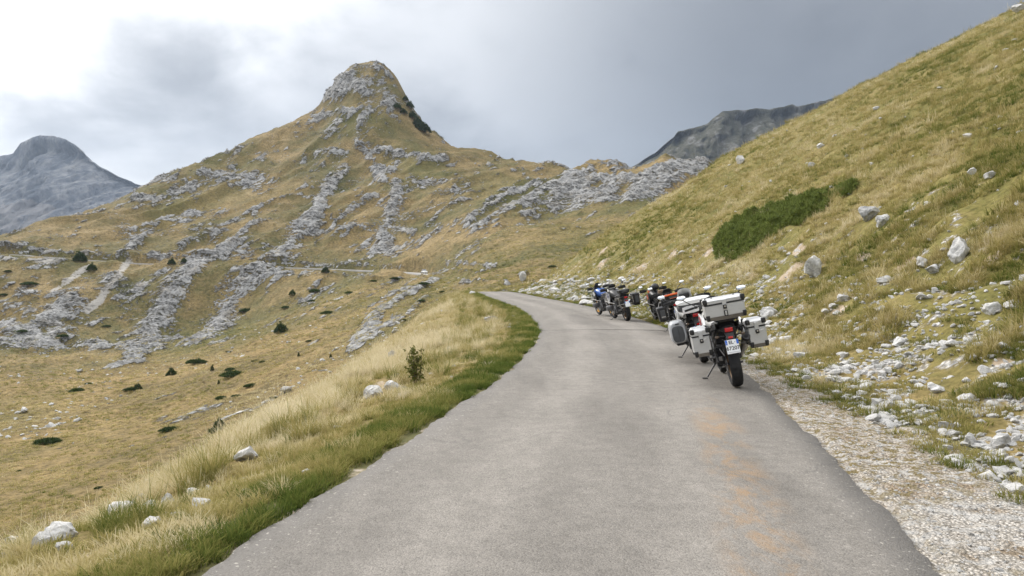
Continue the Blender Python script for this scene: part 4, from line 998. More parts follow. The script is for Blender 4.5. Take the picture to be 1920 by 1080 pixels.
# crushed stone on the shoulder
n = 9000; y = np.exp(np.log(2.8) + (np.log(30) - np.log(2.8)) * rng.random(n)); u = rng.random(n) * (np.interp(y, G_Y, G_W) + .3) - .02; x = cx_of(y) + HW + u
k = near_parts(x, y)[3] > .04; x, y = x[k], y[k]
stone_stuff('crushed_stone', np.stack([x, y, ground_h(x, y, False) - .003], 1), np.clip(np.exp(rng.normal(np.log(.0072), .5, len(x))), .003, .028), 'crushed limestone gravel on the road shoulder')

for i, (u, v, wpx, asp, lab, _) in enumerate(BOULD):
    if BPOS[i] is None: continue
    p = BPOS[i][0]
    me = stone_mesh('boulder_shape', 953 + i * 5, 4, 1.0, 14, .09, M['boulder'] if i < 8 else M['stone'])
    co = np.empty(len(me.vertices) * 3, np.float32); me.vertices.foreach_get('co', co); co = co.reshape(-1, 3)
    wd = wpx * p.y / FPX; co[:, 2] -= co[:, 2].min(); co *= np.array([wd / np.ptp(co[:, 0]), wd * .75 / np.ptp(co[:, 1]), wd * asp * 1.35 / np.ptp(co[:, 2])])
    co[:, 2] -= wd * asp * .36
    me.vertices.foreach_set('co', co.ravel()); me.update()
    o = link('boulder', me); o.location = p; o.rotation_euler = (rng.normal(0, .1), rng.normal(0, .22), rng.normal(0, .35)); tag(o, lab, 'boulder')

# ------------------------------------------------------------------ shrubs
def mat_leaf(name, a, b):
    m, t = new_mat(name); P = t.n('NewGeometry').outputs['Position']; rnd = t.n('ObjectInfo').outputs['Random']; lf = t.attr('leaf')
    c = t.mix(t.math('MULTIPLY_ADD', rnd, .3, t.math('MULTIPLY', lf, .7)), rgb(a), rgb(b))
    d = t.n('BsdfDiffuse', None, Color=c); tr = t.n('BsdfTranslucent', None, Color=c)
    mx = t.n('MixShader', None, i0=.18, i1=d.outputs[0], i2=tr.outputs[0]); o = t.n('OutputMaterial'); t.put(o.inputs[0], mx.outputs[0]); return m
def mat_plain(name, col, rough=.6, metal=0., spec=.5, var=.0, **kw):
    m, t = new_mat(name); c = rgb(col)
    if var:
        P = t.n('TexCoord').outputs['Object']; c = t.mix(1.0, c, t.ramp(t.noise(P, 9, 4), [(.3, 1 - var), (.7, 1 + var)]), 'MULTIPLY')
    finish(t, c, rough, spec=spec, metal=metal, **kw); return m
M['pine'] = mat_leaf('dwarf_pine_needles', (.030, .052, .020), (.10, .135, .048)); M['juniper'] = mat_leaf('juniper_needles', (.07, .105, .03), (.27, .31, .09))
M['leaf'] = mat_leaf('shrub_leaves', (.09, .115, .03), (.25, .23, .08)); M['bark'] = mat_plain('bark', (.10, .075, .05), .9, var=.3)

def sprigs(P, D, L, wd, ndl, r):
    """needle sprigs: for each point a little fan of narrow leaves round a twig"""
    n = len(P); V = np.empty((n, ndl, 3, 3)); 
    for k in range(ndl):
        d = D + r.normal(0, .55, (n, 3)); d /= np.linalg.norm(d, axis=1)[:, None]
        side = np.cross(d, r.normal(size=(n, 3))); side /= np.linalg.norm(side, axis=1)[:, None]
        base = P + D * (r.random((n, 1)) * L * .5); ll = (L * (.5 + .7 * r.random((n, 1))))
        V[:, k, 0] = base - side * wd; V[:, k, 1] = base + side * wd; V[:, k, 2] = base + d * ll
    F = np.arange(n * ndl * 3).reshape(-1, 3); lf = np.repeat(r.random(n * ndl), 3)
    return V.reshape(-1, 3), F, lf
def dome(r, n, rx, ry, h, lump):
    a = r.random(n) * 6.283; q = np.sqrt(r.random(n)); x = q * np.cos(a); y = q * np.sin(a)
    rim = 1 + .28 * fbm(np.cos(a) * 1.4 + 3, np.sin(a) * 1.4, 2, lump); hh = np.clip(1 - q ** 2.4, 0, 1) * (1 + .45 * fbm(x * 2.2, y * 2.2, 2, lump + 2))
    z = hh * h * (.35 + .65 * r.random(n) ** .4)
    P = np.stack([x * rx * rim, y * ry * rim, z], 1); D = np.stack([x * .8, y * .8, np.full(n, .7)], 1) + r.normal(0, .3, (n, 3)); D /= np.linalg.norm(D, axis=1)[:, None]
    return P, D
def shrub_meshes(kind, seed):
    r = np.random.default_rng(seed)
    if kind == 'mat': P, D = dome(r, 420, 1, .8, .34, seed % 50); L = .26; wd = .035
    elif kind == 'round': P, D = dome(r, 460, 1, 1, 1.5, seed % 50); L = .3; wd = .05
    else: P, D = dome(r, 300, .5, .5, 2.0, seed % 50); L = .3; wd = .05
    V, F, lf = sprigs(P, D, L, wd, 5, r)
    me = np_mesh('needles', V, F, {'leaf': lf}, False); me.materials.append(M['pine'])
    bm = bmesh.new()
    for k in range(5):
        a = k * 1.26 + r.random(); tip = Vector((math.cos(a) * .6, math.sin(a) * .6, .16 if kind == 'mat' else .7))
        if kind == 'tall': tip = Vector((math.cos(a) * .25, math.sin(a) * .25, 1.4))
        b = bmesh.ops.create_cone(bm, cap_ends=True, segments=5, radius1=.05, radius2=.015, depth=tip.length)
        q = tip.to_track_quat('Z', 'Y').to_matrix().to_4x4(); bmesh.ops.transform(bm, matrix=Matrix.Translation(tip * .5) @ q, verts=b['verts'])
    me2 = bpy.data.meshes.new('stems'); bm.to_mesh(me2); bm.free(); me2.materials.append(M['bark'])
    return me, me2
SH = {k: [shrub_meshes(k, 500 + 10 * j + i) for i in range(3)] for j, k in enumerate(('mat', 'round', 'tall'))}
SHRUBS = [(150, 490, 26, 'round'), (172, 506, 18, 'round'), (322, 495, 15, 'round'), (345, 492, 12, 'round'), (55, 534, 30, 'mat'), (15, 509, 16, 'mat'), (8, 553, 18, 'mat'), (200, 612, 16, 'mat'), (42, 622, 22, 'mat'), (118, 632, 22, 'mat'),
 (368, 680, 38, 'mat'), (398, 695, 12, 'tall'), (322, 704, 20, 'round'), (438, 704, 48, 'mat'), (432, 694, 24, 'mat'), (470, 724, 26, 'mat'), (245, 731, 26, 'mat'), (258, 730, 16, 'round'), (405, 808, 36, 'mat'), (412, 800, 22, 'round'), (318, 807, 38, 'mat'), (90, 830, 50, 'mat'), (463, 583, 30, 'mat'), (527, 623, 26, 'round'), (548, 553, 14, 'round'), (536, 577, 20, 'mat'), (610, 511, 15, 'round'), (590, 546, 26, 'mat'), (615, 588, 28, 'mat'), (655, 550, 20, 'mat'), (585, 565, 18, 'mat'), (740, 523, 20, 'mat'), (415, 747, 26, 'mat'), (443, 743, 18, 'mat'), (513, 747, 18, 'mat'), (480, 678, 18, 'mat'), (493, 679, 14, 'mat'), (620, 671, 9, 'tall'), (1036, 501, 20, 'mat'), (580, 640, 14, 'mat'), (165, 720, 16, 'mat'), (145, 733, 30, 'mat'), (36, 883, 10, 'mat'), (795, 533, 22, 'mat'), (560, 668, 8, 'tall'), (428, 660, 12, 'mat'), (700, 528, 16, 'mat'), (410, 720, 8, 'tall'), (185, 915, 16, 'mat'), (790, 565, 18, 'mat'), (830, 548, 14, 'mat'), (760, 600, 12, 'mat')]
for i, (u, v, wpx, kind) in enumerate(SHRUBS):
    p = at(u, v)
    if p is None: continue
    sc_ = wpx * p.y / FPX * .5; o = empty('dwarf_pine', p - Vector((0, 0, sc_ * .05)), (0, 0, rng.random() * 6.28)); o.scale = (sc_ * .9, sc_ * .9, sc_ * (.75 if kind == 'mat' else .8))
    a, b = SH[kind][i % 3]; link('needles', a, o); link('stems', b, o)
    lab = {'mat': 'low dark green dwarf pine mat', 'round': 'rounded dark dwarf pine bush', 'tall': 'narrow upright dark juniper'}[kind]
    if i == 0: lab = 'largest round dark bush beside the mountain road at far left'
    if (u, v) == (90, 830): lab = 'wide dark pine mat alone on the valley floor at lower left'; 
    if (u, v) == (1036, 501): lab = 'dark pine mat at the foot of the right hill beyond the bend'
    if i and (u, v) not in ((90, 830), (1036, 501)):
        lab += (' at far left' if u < 210 else ' left of centre' if u < 420 else ' below the peak' if u < 580 else ' near the left bank') + (', upper slope' if v < 560 else ', midway down' if v < 690 else ', near the valley floor')
    tag(o, lab, 'shrub', None if i in (0,) or (u, v) in ((90, 830), (1036, 501)) else {'mat': 'low dwarf pine mats', 'round': 'round dwarf pine bushes', 'tall': 'upright junipers'}[kind])

# pines clinging to the steep side of the summit
for (u, v, wpx) in [(795, 242, 26), (783, 230, 22), (773, 216, 18), (768, 196, 16), (744, 198, 16), (757, 207, 14), (760, 182, 12), (787, 236, 20)]:
    p = at(u, v + 6)
    if p is None: continue
    sc_ = wpx * p.y / FPX * .5; o = empty('dwarf_pine', p - Vector((0, 0, .3)), (0, 0, rng.random() * 6)); o.scale = (sc_, sc_, sc_ * .8); a, b = SH['round'][0]; link('needles', a, o); link('stems', b, o)
    tag(o, 'dark pine clump clinging to the right flank of the summit', 'shrub', 'pine clumps on the summit flank')

# the big juniper mat on the right hill
def juniper_mat(outline, height, n, label, seed):
    r = np.random.default_rng(seed); W = np.array([at(u, v, False)[:2] for u, v in outline]); c2 = W.mean(0); C_ = Vector((c2[0], c2[1], float(ground_h(c2[:1], c2[1:], False)[0])))
    lo, hi = W.min(0), W.max(0); pts = lo + (hi - lo) * r.random((n * 6, 2)); ins = np.zeros(len(pts), bool); dmin = np.full(len(pts), 1e9)
    for i in range(len(W)):
        p, q_ = W[i], W[(i + 1) % len(W)]
        cr = ((p[1] > pts[:, 1]) != (q_[1] > pts[:, 1])) & (pts[:, 0] < (q_[0] - p[0]) * (pts[:, 1] - p[1]) / (q_[1] - p[1] + 1e-12) + p[0]); ins ^= cr
        d = q_ - p; t = np.clip(((pts - p) @ d) / (d @ d), 0, 1); dmin = np.minimum(dmin, np.hypot(*(pts - p - t[:, None] * d).T))
    pts = pts[ins][:n]; dm = dmin[ins][:n]; n = len(pts); x, y = pts.T; z = ground_h(x, y, False); a = r.random(n) * 6.283; q = 1 - np.clip(dm / .55, 0, 1)
    hh = np.clip(1 - q ** 3, .0, 1) * (.75 + .95 * fbm(x * 2.2, y * 2.2, 3, 19)) * height
    P = np.stack([x, y, z + hh * (.45 + .55 * r.random(n) ** .35)], 1) - np.array([C_.x, C_.y, C_.z])
    D = np.stack([.3 * np.cos(a), .3 * np.sin(a) - .25, np.full(n, .9)], 1) + r.normal(0, .28, (n, 3)); D /= np.linalg.norm(D, axis=1)[:, None]
    V, F, lf = sprigs(P, D, .17, .018, 8, r)
    o = empty('juniper_mat', C_); tag(o, label, 'shrub')
    me = np_mesh('needles', V, F, {'leaf': lf}, False); me.materials.append(M['juniper']); link('needles', me, o)
    bm = bmesh.new()
    for k in range(14):
        j = int(r.integers(0, n)); g0 = P[j].copy(); g0[2] = z[j] - C_.z - .05; d = Vector(P[j] - g0) + Vector((r.normal(0, .1), r.normal(0, .1), .05))
        c = bmesh.ops.create_cone(bm, cap_ends=True, segments=5, radius1=.018, radius2=.006, depth=d.length)
        bmesh.ops.transform(bm, matrix=Matrix.Translation(Vector(g0) + d * .5) @ d.to_track_quat('Z', 'Y').to_matrix().to_4x4(), verts=c['verts'])
    m2 = bpy.data.meshes.new('stems'); bm.to_mesh(m2); bm.free(); m2.materials.append(M['bark']); link('stems', m2, o)
juniper_mat([(1342, 488), (1336, 458), (1358, 428), (1420, 402), (1500, 380), (1545, 362), (1562, 370), (1550, 398), (1500, 424), (1440, 450), (1405, 474), (1372, 490)], .38, 9000, 'big dark green juniper mat spread across the right hillside', 3)
juniper_mat([(1562, 368), (1580, 352), (1608, 350), (1600, 362), (1580, 372)], .12, 900, 'small dark juniper patch just above the big juniper mat', 4)

def leafy_shrub(u, v, h, label, seed):
    r = np.random.default_rng(seed); p = at(u, v); o = empty('leafy_shrub', p); tag(o, label, 'shrub'); bm = bmesh.new(); PP = []; DD = []
    for k in range(13):
        a = r.random() * 6.28; ln = r.random() * .35; tip = Vector((math.cos(a) * ln * h, math.sin(a) * ln * h, h * (.6 + .45 * r.random()))); base = Vector((math.cos(a) * .06, math.sin(a) * .06, -.03)); d = tip - base
        c = bmesh.ops.create_cone(bm, cap_ends=True, segments=5, radius1=.008, radius2=.003, depth=d.length); bmesh.ops.transform(bm, matrix=Matrix.Translation(base + d * .5) @ d.to_track_quat('Z', 'Y').to_matrix().to_4x4(), verts=c['verts'])
        for j in range(15):
            t = .2 + .8 * r.random(); PP.append(np.array(base + d * t) + r.normal(0, .035, 3)); DD.append(r.normal(0, .7, 3) + np.array([0, 0, .35]))
    m2 = bpy.data.meshes.new('stems'); bm.to_mesh(m2); bm.free(); m2.materials.append(M['bark']); link('stems', m2, o)
    PP = np.array(PP); DD = np.array(DD); DD /= np.linalg.norm(DD, axis=1)[:, None]; V, F, lf = sprigs(PP, DD, .07, .016, 3, r)
    me = np_mesh('leaves', V, F, {'leaf': lf}, False); me.materials.append(M['leaf']); link('leaves', me, o)
leafy_shrub(782, 722, .62, 'small leafy green shrub standing in the straw grass of the left bank', 8)

# ---- tell look-alikes apart by their place in the row
def number_rows():
    rows = {}
    for o in COL.objects:
        if o.parent is None and o.get('label') and o.get('group') and o.get('category') in ('stone', 'shrub'): rows.setdefault(o['label'], []).append(o)
    words = ['first', 'second', 'third', 'fourth', 'fifth', 'sixth', 'seventh', 'eighth', 'ninth', 'tenth', 'eleventh', 'twelfth']
    for lab, lst in rows.items():
        if len(lst) < 2: continue
        lst.sort(key=lambda o: o.location.x / o.location.y)
        for i, o in enumerate(lst):
            n = i + 1; w_ = words[i] if i < 12 else f"{n}{'st' if n % 10 == 1 and n != 11 else 'nd' if n % 10 == 2 and n != 12 else 'rd' if n % 10 == 3 and n != 13 else 'th'}"
            o['label'] = f'{lab}, {w_} from left'
number_rows()

# ------------------------------------------------------------------ motorcycles
def paint(name, col, rough=.32, coat=.6): return mat_plain(name, col, rough, 0, .5, .04, Coat_Weight=coat, Coat_Roughness=.12)
K = {'black': mat_plain('black_plastic', (.018, .018, .019), .48, var=.15), 'grey': mat_plain('dark_grey_plastic', (.060, .062, .066), .5, var=.1), 'rubber': mat_plain('tyre_rubber', (.022, .022, .023), .78, 0, .3, .25),
     'metal': mat_plain('cast_metal', (.20, .20, .205), .42, .8, var=.2), 'darkmetal': mat_plain('dark_metal', (.045, .045, .048), .4, .6, var=.2), 'chrome': mat_plain('mirror_glass', (.92, .94, .96), .03, 1.0), 'steel': mat_plain('brushed_steel', (.50, .48, .45), .35, .9, var=.15),
     'red': mat_plain('red_lens', (.55, .012, .015), .18, 0, .6, Coat_Weight=.5), 'amber': mat_plain('smoked_signal_lens', (.10, .07, .05), .15), 'white': paint('white_paint', (.78, .78, .77)), 'blue': paint('blue_paint', (.02, .10, .38)), 'navy': paint('dark_blue_paint', (.02, .035, .16)),
     'orange': paint('orange_paint', (.85, .13, .015)), 'redpaint': paint('red_paint', (.60, .02, .03)), 'gold': mat_plain('gold_anodised', (.62, .34, .07), .35, .8), 'brownrim': mat_plain('bronze_rim', (.12, .075, .04), .45, .6), 'silver': paint('silver_paint', (.42, .43, .45), .35),
     'shaded_alloy': mat_plain('shaded_alloy_chamfer', (.27, .255, .235), .5, .6, var=.25), 'lens': mat_plain('headlamp_glass', (.75, .78, .82), .08, .3), 'screen': mat_plain('smoked_screen', (.10, .11, .12), .08, 0, .7), 'plate': mat_plain('plate_white', (.82, .83, .84), .35, var=.02), 'plateblue': mat_plain('plate_blue', (.02, .13, .60), .35), 'ink': mat_plain('plate_ink', (.03, .03, .035), .5), 'leather': mat_plain('seat_vinyl', (.028, .027, .027), .62, var=.2), 'brown': mat_plain('brown_canvas', (.13, .085, .05), .85, var=.25), 'tan': mat_plain('bronze_engine', (.16, .10, .06), .45, .5, var=.2)}
def mat_alu():
    m, t = new_mat('brushed_aluminium'); P = t.n('TexCoord').outputs['Object']
    n = t.noise(t.n('Mapping', None, Vector=P, Scale=(1, 1, 22)), 7, 4, .6); n2 = t.noise(P, 11, 4, .65)
    c = t.mix(t.math('ADD', t.math('MULTIPLY', n, .6), t.math('MULTIPLY', n2, .4)), (.46, .47, .48, 1), (.68, .68, .68, 1))
    finish(t, c, t.math('MULTIPLY_ADD', n2, .25, .34), n, .06, .01, .5, .75); return m
K['alu'] = mat_alu()

class MB:
    def __init__(self): self.bm = bmesh.new()
    def _xf(self, verts, mtx): bmesh.ops.transform(self.bm, matrix=mtx, verts=verts)
    def box(self, c, size, bev=.008, rot=(0, 0, 0), seg=1, taper=None):
        b = bmesh.new(); bmesh.ops.create_cube(b, size=1.0)
        for v in b.verts:
            v.co = Vector((v.co.x * size[0], v.co.y * size[1], v.co.z * size[2]))
            if taper and v.co.z < 0: v.co.x *= taper[0]; v.co.y *= taper[1]
            if taper and len(taper) > 2 and v.co.z > 0: v.co.x *= taper[2]; v.co.y *= taper[3]
        if bev > 0: bmesh.ops.bevel(b, geom=b.edges[:], offset=min(bev, min(size) * .45), segments=seg, affect='EDGES', profile=.5)
        from mathutils import Euler
        bmesh.ops.transform(b, matrix=Matrix.Translation(c) @ Euler(rot).to_matrix().to_4x4(), verts=b.verts[:])
        me = bpy.data.meshes.new('t'); b.to_mesh(me); b.free(); self.bm.from_mesh(me); bpy.data.meshes.remove(me); return self
    def tube(self, pts, r, n=8, closed=False):
        P = [Vector(p) for p in pts]; rings = []; up = Vector((0.13, .07, 1)).normalized(); m = len(P)
        for i, p in enumerate(P):
            a = P[(i - 1) % m] if (closed or i > 0) else p; c = P[(i + 1) % m] if (closed or i < m - 1) else p
            t = (c - a).normalized(); x = t.cross(up)
            if x.length < .05: x = t.cross(Vector((1, 0, 0)))
            x.normalize(); y = t.cross(x); rr = r[i] if isinstance(r, (list, tuple)) else r
            rings.append([self.bm.verts.new(p + (x * math.cos(2 * math.pi * k / n) + y * math.sin(2 * math.pi * k / n)) * rr) for k in range(n)])
        for i in range(m if closed else m - 1):
            A, B = rings[i], rings[(i + 1) % m]
            for k in range(n): self.bm.faces.new((A[k], A[(k + 1) % n], B[(k + 1) % n], B[k]))
        if not closed: self.bm.faces.new(rings[0][::-1]); self.bm.faces.new(rings[-1])
        return self
    def lathe(self, prof, c, n=48, mod=None, closed=True):
        """profile of (x, r) turned about the X axis at c"""
        rings = []
        for k in range(n):
            a = 2 * math.pi * k / n; rg = []
            for (x, r) in prof:
                rr = r + (mod(x, r, a) if mod else 0); rg.append(self.bm.verts.new((c[0] + x, c[1] + rr * math.cos(a), c[2] + rr * math.sin(a))))
            rings.append(rg)
        m = len(prof)
        for k in range(n):
            A, B = rings[k], rings[(k + 1) % n]
            for i in range(m if closed else m - 1): self.bm.faces.new((A[i], A[(i + 1) % m], B[(i + 1) % m], B[i]))
        return self
    def disc(self, c, r, w, n=32): return self.lathe([(-w / 2, .001), (-w / 2, r), (w / 2, r), (w / 2, .001)], c, n)
    def ell(self, c, s, seg=14, rot=(0, 0, 0)):
        from mathutils import Euler
        b = bmesh.ops.create_uvsphere(self.bm, u_segments=seg, v_segments=max(6, seg // 2 + 1), radius=1.0)
        self._xf(b['verts'], Matrix.Translation(c) @ Euler(rot).to_matrix().to_4x4() @ Matrix.Diagonal((*s, 1))); return self
    def loft(self, secs, cap=True):
        """closed rings of equal count"""
        R_ = [[self.bm.verts.new(p) for p in s] for s in secs]; m = len(R_[0])
        for A, B in zip(R_[:-1], R_[1:]):
            for k in range(m): self.bm.faces.new((A[k], A[(k + 1) % m], B[(k + 1) % m], B[k]))
        if cap: self.bm.faces.new(R_[0][::-1]); self.bm.faces.new(R_[-1])
        return self
    def prism(self, prof, x0, x1, inset=0.0, bev=.006):
        """side view outline (y, z) given thickness in x"""
        b = bmesh.new(); cy = sum(p[0] for p in prof) / len(prof); cz = sum(p[1] for p in prof) / len(prof)
        A = [b.verts.new((x0, cy + (y - cy) * (1 - inset), cz + (z - cz) * (1 - inset))) for y, z in prof]; B = [b.verts.new((x1, y, z)) for y, z in prof]; m = len(prof)
        for k in range(m): b.faces.new((A[k], A[(k + 1) % m], B[(k + 1) % m], B[k]))
        b.faces.new(A[::-1]); b.faces.new(B)
        if bev: bmesh.ops.bevel(b, geom=b.edges[:], offset=bev, segments=1, affect='EDGES')
        me = bpy.data.meshes.new('t'); b.to_mesh(me); b.free(); self.bm.from_mesh(me); bpy.data.meshes.remove(me); return self
    def build(self, name, mat, parent, ang=35, label=None):
        bmesh.ops.recalc_face_normals(self.bm, faces=self.bm.faces[:])
        me = bpy.data.meshes.new(name); self.bm.to_mesh(me); self.bm.free(); me.materials.append(mat)
        me.polygons.foreach_set('use_smooth', np.ones(len(me.polygons), bool)); me.set_sharp_from_angle(angle=R(ang))
        o = link(name, me, parent)
        if label: o['label'] = label
        return o

def sect(y, hw, z0, z1, n=14, px=2.6, cx=0.0):
    """superellipse ring across the bike at y"""
    out = []; cz = (z0 + z1) / 2; hz = (z1 - z0) / 2
    for k in range(n):
        a = 2 * math.pi * k / n; c, s = math.cos(a), math.sin(a)
        out.append((cx + hw * math.copysign(abs(c) ** (2 / px), c), y, cz + hz * math.copysign(abs(s) ** (2 / px), s)))
    return out

def text_mesh(s, size, name, mat, parent, loc, rot, label=None, bold=.0):
    cu = bpy.data.curves.new('txt', 'FONT'); cu.body = s; cu.size = size; cu.align_x = 'CENTER'; cu.align_y = 'CENTER'; cu.extrude = .0008; cu.offset = bold
    tmp = bpy.data.objects.new('txt', cu); me = bpy.data.meshes.new_from_object(tmp); bpy.data.objects.remove(tmp); bpy.data.curves.remove(cu)
    me.materials.append(mat); o = link(name, me, parent); o.location = loc; o.rotation_euler = rot; return o

def wheel(root, name, y, Rr, hw, rimmat, spokes, tread):
    c = (0, y, Rr); prof = [(-hw * .70, Rr * .70), (-hw * .97, Rr * .79), (-hw, Rr * .87), (-hw * .86, Rr * .945), (-hw * .62, Rr * .978), (-hw * .34, Rr * .994), (0, Rr), (hw * .34, Rr * .994), (hw * .62, Rr * .978), (hw * .86, Rr * .945), (hw, Rr * .87), (hw * .97, Rr * .79), (hw * .70, Rr * .70)]
    def mod(x, r, a):
        if r < Rr * .93: return 0
        ph = (a * tread / (2 * math.pi) + abs(x) / hw * .85) % 1
        return -.008 if ph < .30 and abs(x) > hw * .12 else 0
    e = MB().lathe(prof, c, tread * 5, mod).build('tyre', K['rubber'], None, 50)
    o = MB().lathe([(-.03, .02), (-.05, .05), (.05, .05), (.03, .02)], c, 20).build(name, K['darkmetal'], root); e.parent = o
    ri = MB().lathe([(-hw * .72, Rr * .72), (-hw * .5, Rr * .66), (0, Rr * .63), (hw * .5, Rr * .66), (hw * .72, Rr * .72), (hw * .6, Rr * .70), (0, Rr * .665), (-hw * .6, Rr * .70)], c, 48)
    if spokes == 'wire':
        for k in range(28):
            a = k * 2 * math.pi / 28; s = (-1) ** k; b = a + .30 * (1 if (k // 2) % 2 else -1)
            ri.tube([(s * .045, y + .05 * math.cos(b), Rr + .05 * math.sin(b)), (s * .018, y + Rr * .67 * math.cos(a), Rr + Rr * .67 * math.sin(a))], .003, 4)
    else:
        for k in range(6):
            a = k * math.pi / 3
            for d in (-.09, .09): ri.tube([(0, y + .04 * math.cos(a), Rr + .04 * math.sin(a)), (0, y + Rr * .67 * math.cos(a + d), Rr + Rr * .67 * math.sin(a + d))], [.020, .013], 6)
    ri.build('rim', K[rimmat], o)
    MB().lathe([(-.003, Rr * .28), (-.003, Rr * .42), (.003, Rr * .42), (.003, Rr * .28)], (.075 if name == 'front_wheel' else .068, y, Rr), 40).build('brake_disc', K['steel'], o)
    if name == 'front_wheel': MB().lathe([(-.003, Rr * .28), (-.003, Rr * .44), (.003, Rr * .44), (.003, Rr * .28)], (-.075, y, Rr), 40).build('brake_disc', K['steel'], o)
    return o

def alu_case(root, name, c, size, latch_side=0, handles=False):
    """aluminium box: chamfered body, separate lid, black corner guards, buckle"""
    sx, sy, sz = size; x, y, z = c; lidh = sz * .25; body = sz - lidh - .012
    o = MB().box((x, y, z + .045 + (body - .045) / 2), (sx, sy, body - .045), .012).build(name, K['alu'], root)
    MB().loft([[(x - sx * .5 + .035, y - sy * .5 + .035, z), (x + sx * .5 - .035, y - sy * .5 + .035, z), (x + sx * .5 - .035, y + sy * .5 - .035, z), (x - sx * .5 + .035, y + sy * .5 - .035, z)], [(x - sx * .5 + .004, y - sy * .5 + .004, z + .052), (x + sx * .5 - .004, y - sy * .5 + .004, z + .052), (x + sx * .5 - .004, y + sy * .5 - .004, z + .052), (x - sx * .5 + .004, y + sy * .5 - .004, z + .052)]]).build('base_pan', K['shaded_alloy'], o)  # darker alloy: shade of the down-facing chamfer put into its colour
    MB().box((x, y, z + body + .005), (sx + .012, sy + .012, .020), .004).build('seal', K['black'], o)
    lid = MB().loft([[(x + a * sx * .5, y + b * sy * .5, zz) for a, b in ((-1, -1), (1, -1), (1, 1), (-1, 1))] for zz in (z + body + .012, z + sz - .035)] + [[(x + a * (sx * .5 - .03), y + b * (sy * .5 - .03), z + sz) for a, b in ((-1, -1), (1, -1), (1, 1), (-1, 1))]]).build('lid', K['alu'], o)
    for a in (-1, 1):
        for b in (-1, 1):
            MB().box((x + a * (sx * .5 - .014), y + b * (sy * .5 - .014), z + sz - .040), (.062, .062, .072), .014, seg=2).build('corner_guard', K['black'], o)
            MB().box((x + a * (sx * .5 - .022), y + b * (sy * .5 - .022), z + .045), (.062, .062, .085), .014, seg=2, taper=(.72, .72)).build('corner_guard', K['black'], o)
    ly = y - sy * .5
    b = MB().box((x, ly - .006, z + sz * .70), (.058, .014, sz * .38), .004).build('buckle', K['alu'], o)
    MB().box((x, ly - .018, z + sz * .56), (.050, .020, .058), .006).build('lock_body', K['black'], o)
    MB().lathe([(-.005, .001), (-.005, .012), (.005, .012), (.005, .001)], (0, 0, 0), 14).build('key_barrel', K['steel'], o).matrix_local = Matrix.Translation((x, ly - .030, z + sz * .58)) @ Matrix.Rotation(R(90), 4, 'Z')
    if handles:
        MB().box((x, ly - .008, z + sz * .27), (.052, .012, sz * .26), .004).build('buckle_hook', K['black'], o)
        MB().box((x, ly - .013, z + sz * .28), (.024, .012, sz * .20), .003).build('hook_plate', K['alu'], o)
        for sgn in (-1, 1):
            m = MB().tube([(x + sgn * sx * .36 - .045, y - .13, z + sz - .002), (x + sgn * sx * .36 - .045, y - .13, z + sz + .018), (x + sgn * sx * .36 + .045, y - .13, z + sz + .018), (x + sgn * sx * .36 + .045, y - .13, z + sz - .002)], .006, 6)
            for q in (-.045, .045): m.box((x + sgn * sx * .36 + q, y - .13, z + sz + .004), (.022, .03, .012), .003)
            m.build('tie_handle', K['black'], o)
    else: MB().tube([(x, ly - .02, z + sz * .58), (x + .045, ly - .024, z + sz * .585), (x + .085, ly - .012, z + sz * .60)], .004, 5).build('cable', K['steel'], o)
    return o

def shell_case(root, name, c, size, side, shell, panel, lat):
    """moulded touring pannier, fat painted shell with a dark panel"""
    x, y, z = c; sx, sy, sz = size
    o = MB().loft([sect(y - sy / 2 + d, sx / 2 * k, z + sz / 2 - sz / 2 * k2, z + sz / 2 + sz / 2 * k2, 20, 3.6, x) for d, k, k2 in ((0, .80, .80), (.02, .93, .92), (.07, 1, 1), (sy - .09, 1, 1), (sy - .02, .9, .9), (sy, .74, .76))]).build(name, K[shell], root)
    MB().loft([sect(y - sy / 2 - .012 + d, sx / 2 * k, z + sz * .08, z + sz * .78 - (0 if k > .7 else .01), 20, 3.4, x + side * .01) for d, k in ((0, .66), (.006, .72), (.05, .74))]).build('dark_panel', K[panel], o)
    MB().box((x, y - sy / 2 - .014, z + sz * .42), (.006, .006, sz * .62), .002).build('seam', K['black'], o)
    MB().box((x - side * sx * .1, y, z - .01), (sx * .7, sy * .8, .05), .02).build('base', K['black'], o)
    MB().box((x, y - sy / 2 - .004, z + sz * .86), (.07, .02, .028), .006).build('handle', K['grey'], o)
    return o

def soft_case(root, name, c, size, mat, piping):
    x, y, z = c; sx, sy, sz = size
    o = MB().box((x, y, z + sz / 2), size, .035, seg=3, taper=(.82, .86)).build(name, K[mat], root)
    MB().box((x, y - sy / 2 - .004, z + sz * .5), (sx * .52, .014, sz * .58), .006).build('panel', K['grey'], o)
    MB().prism([(y - sy / 2 - .012, z + sz * .30), (y - sy / 2 - .012, z + sz * .36), (y - sy / 2 - .004, z + sz * .36), (y - sy / 2 - .004, z + sz * .30)], x - sx * .2, x + sx * .2, 0, .001).build('reflector', K[piping], o)
    MB().box((x, y, z + sz * .80), (sx * 1.012, sy * 1.012, .012), .004).build('lid_seam', K['rubber'], o)
    return o

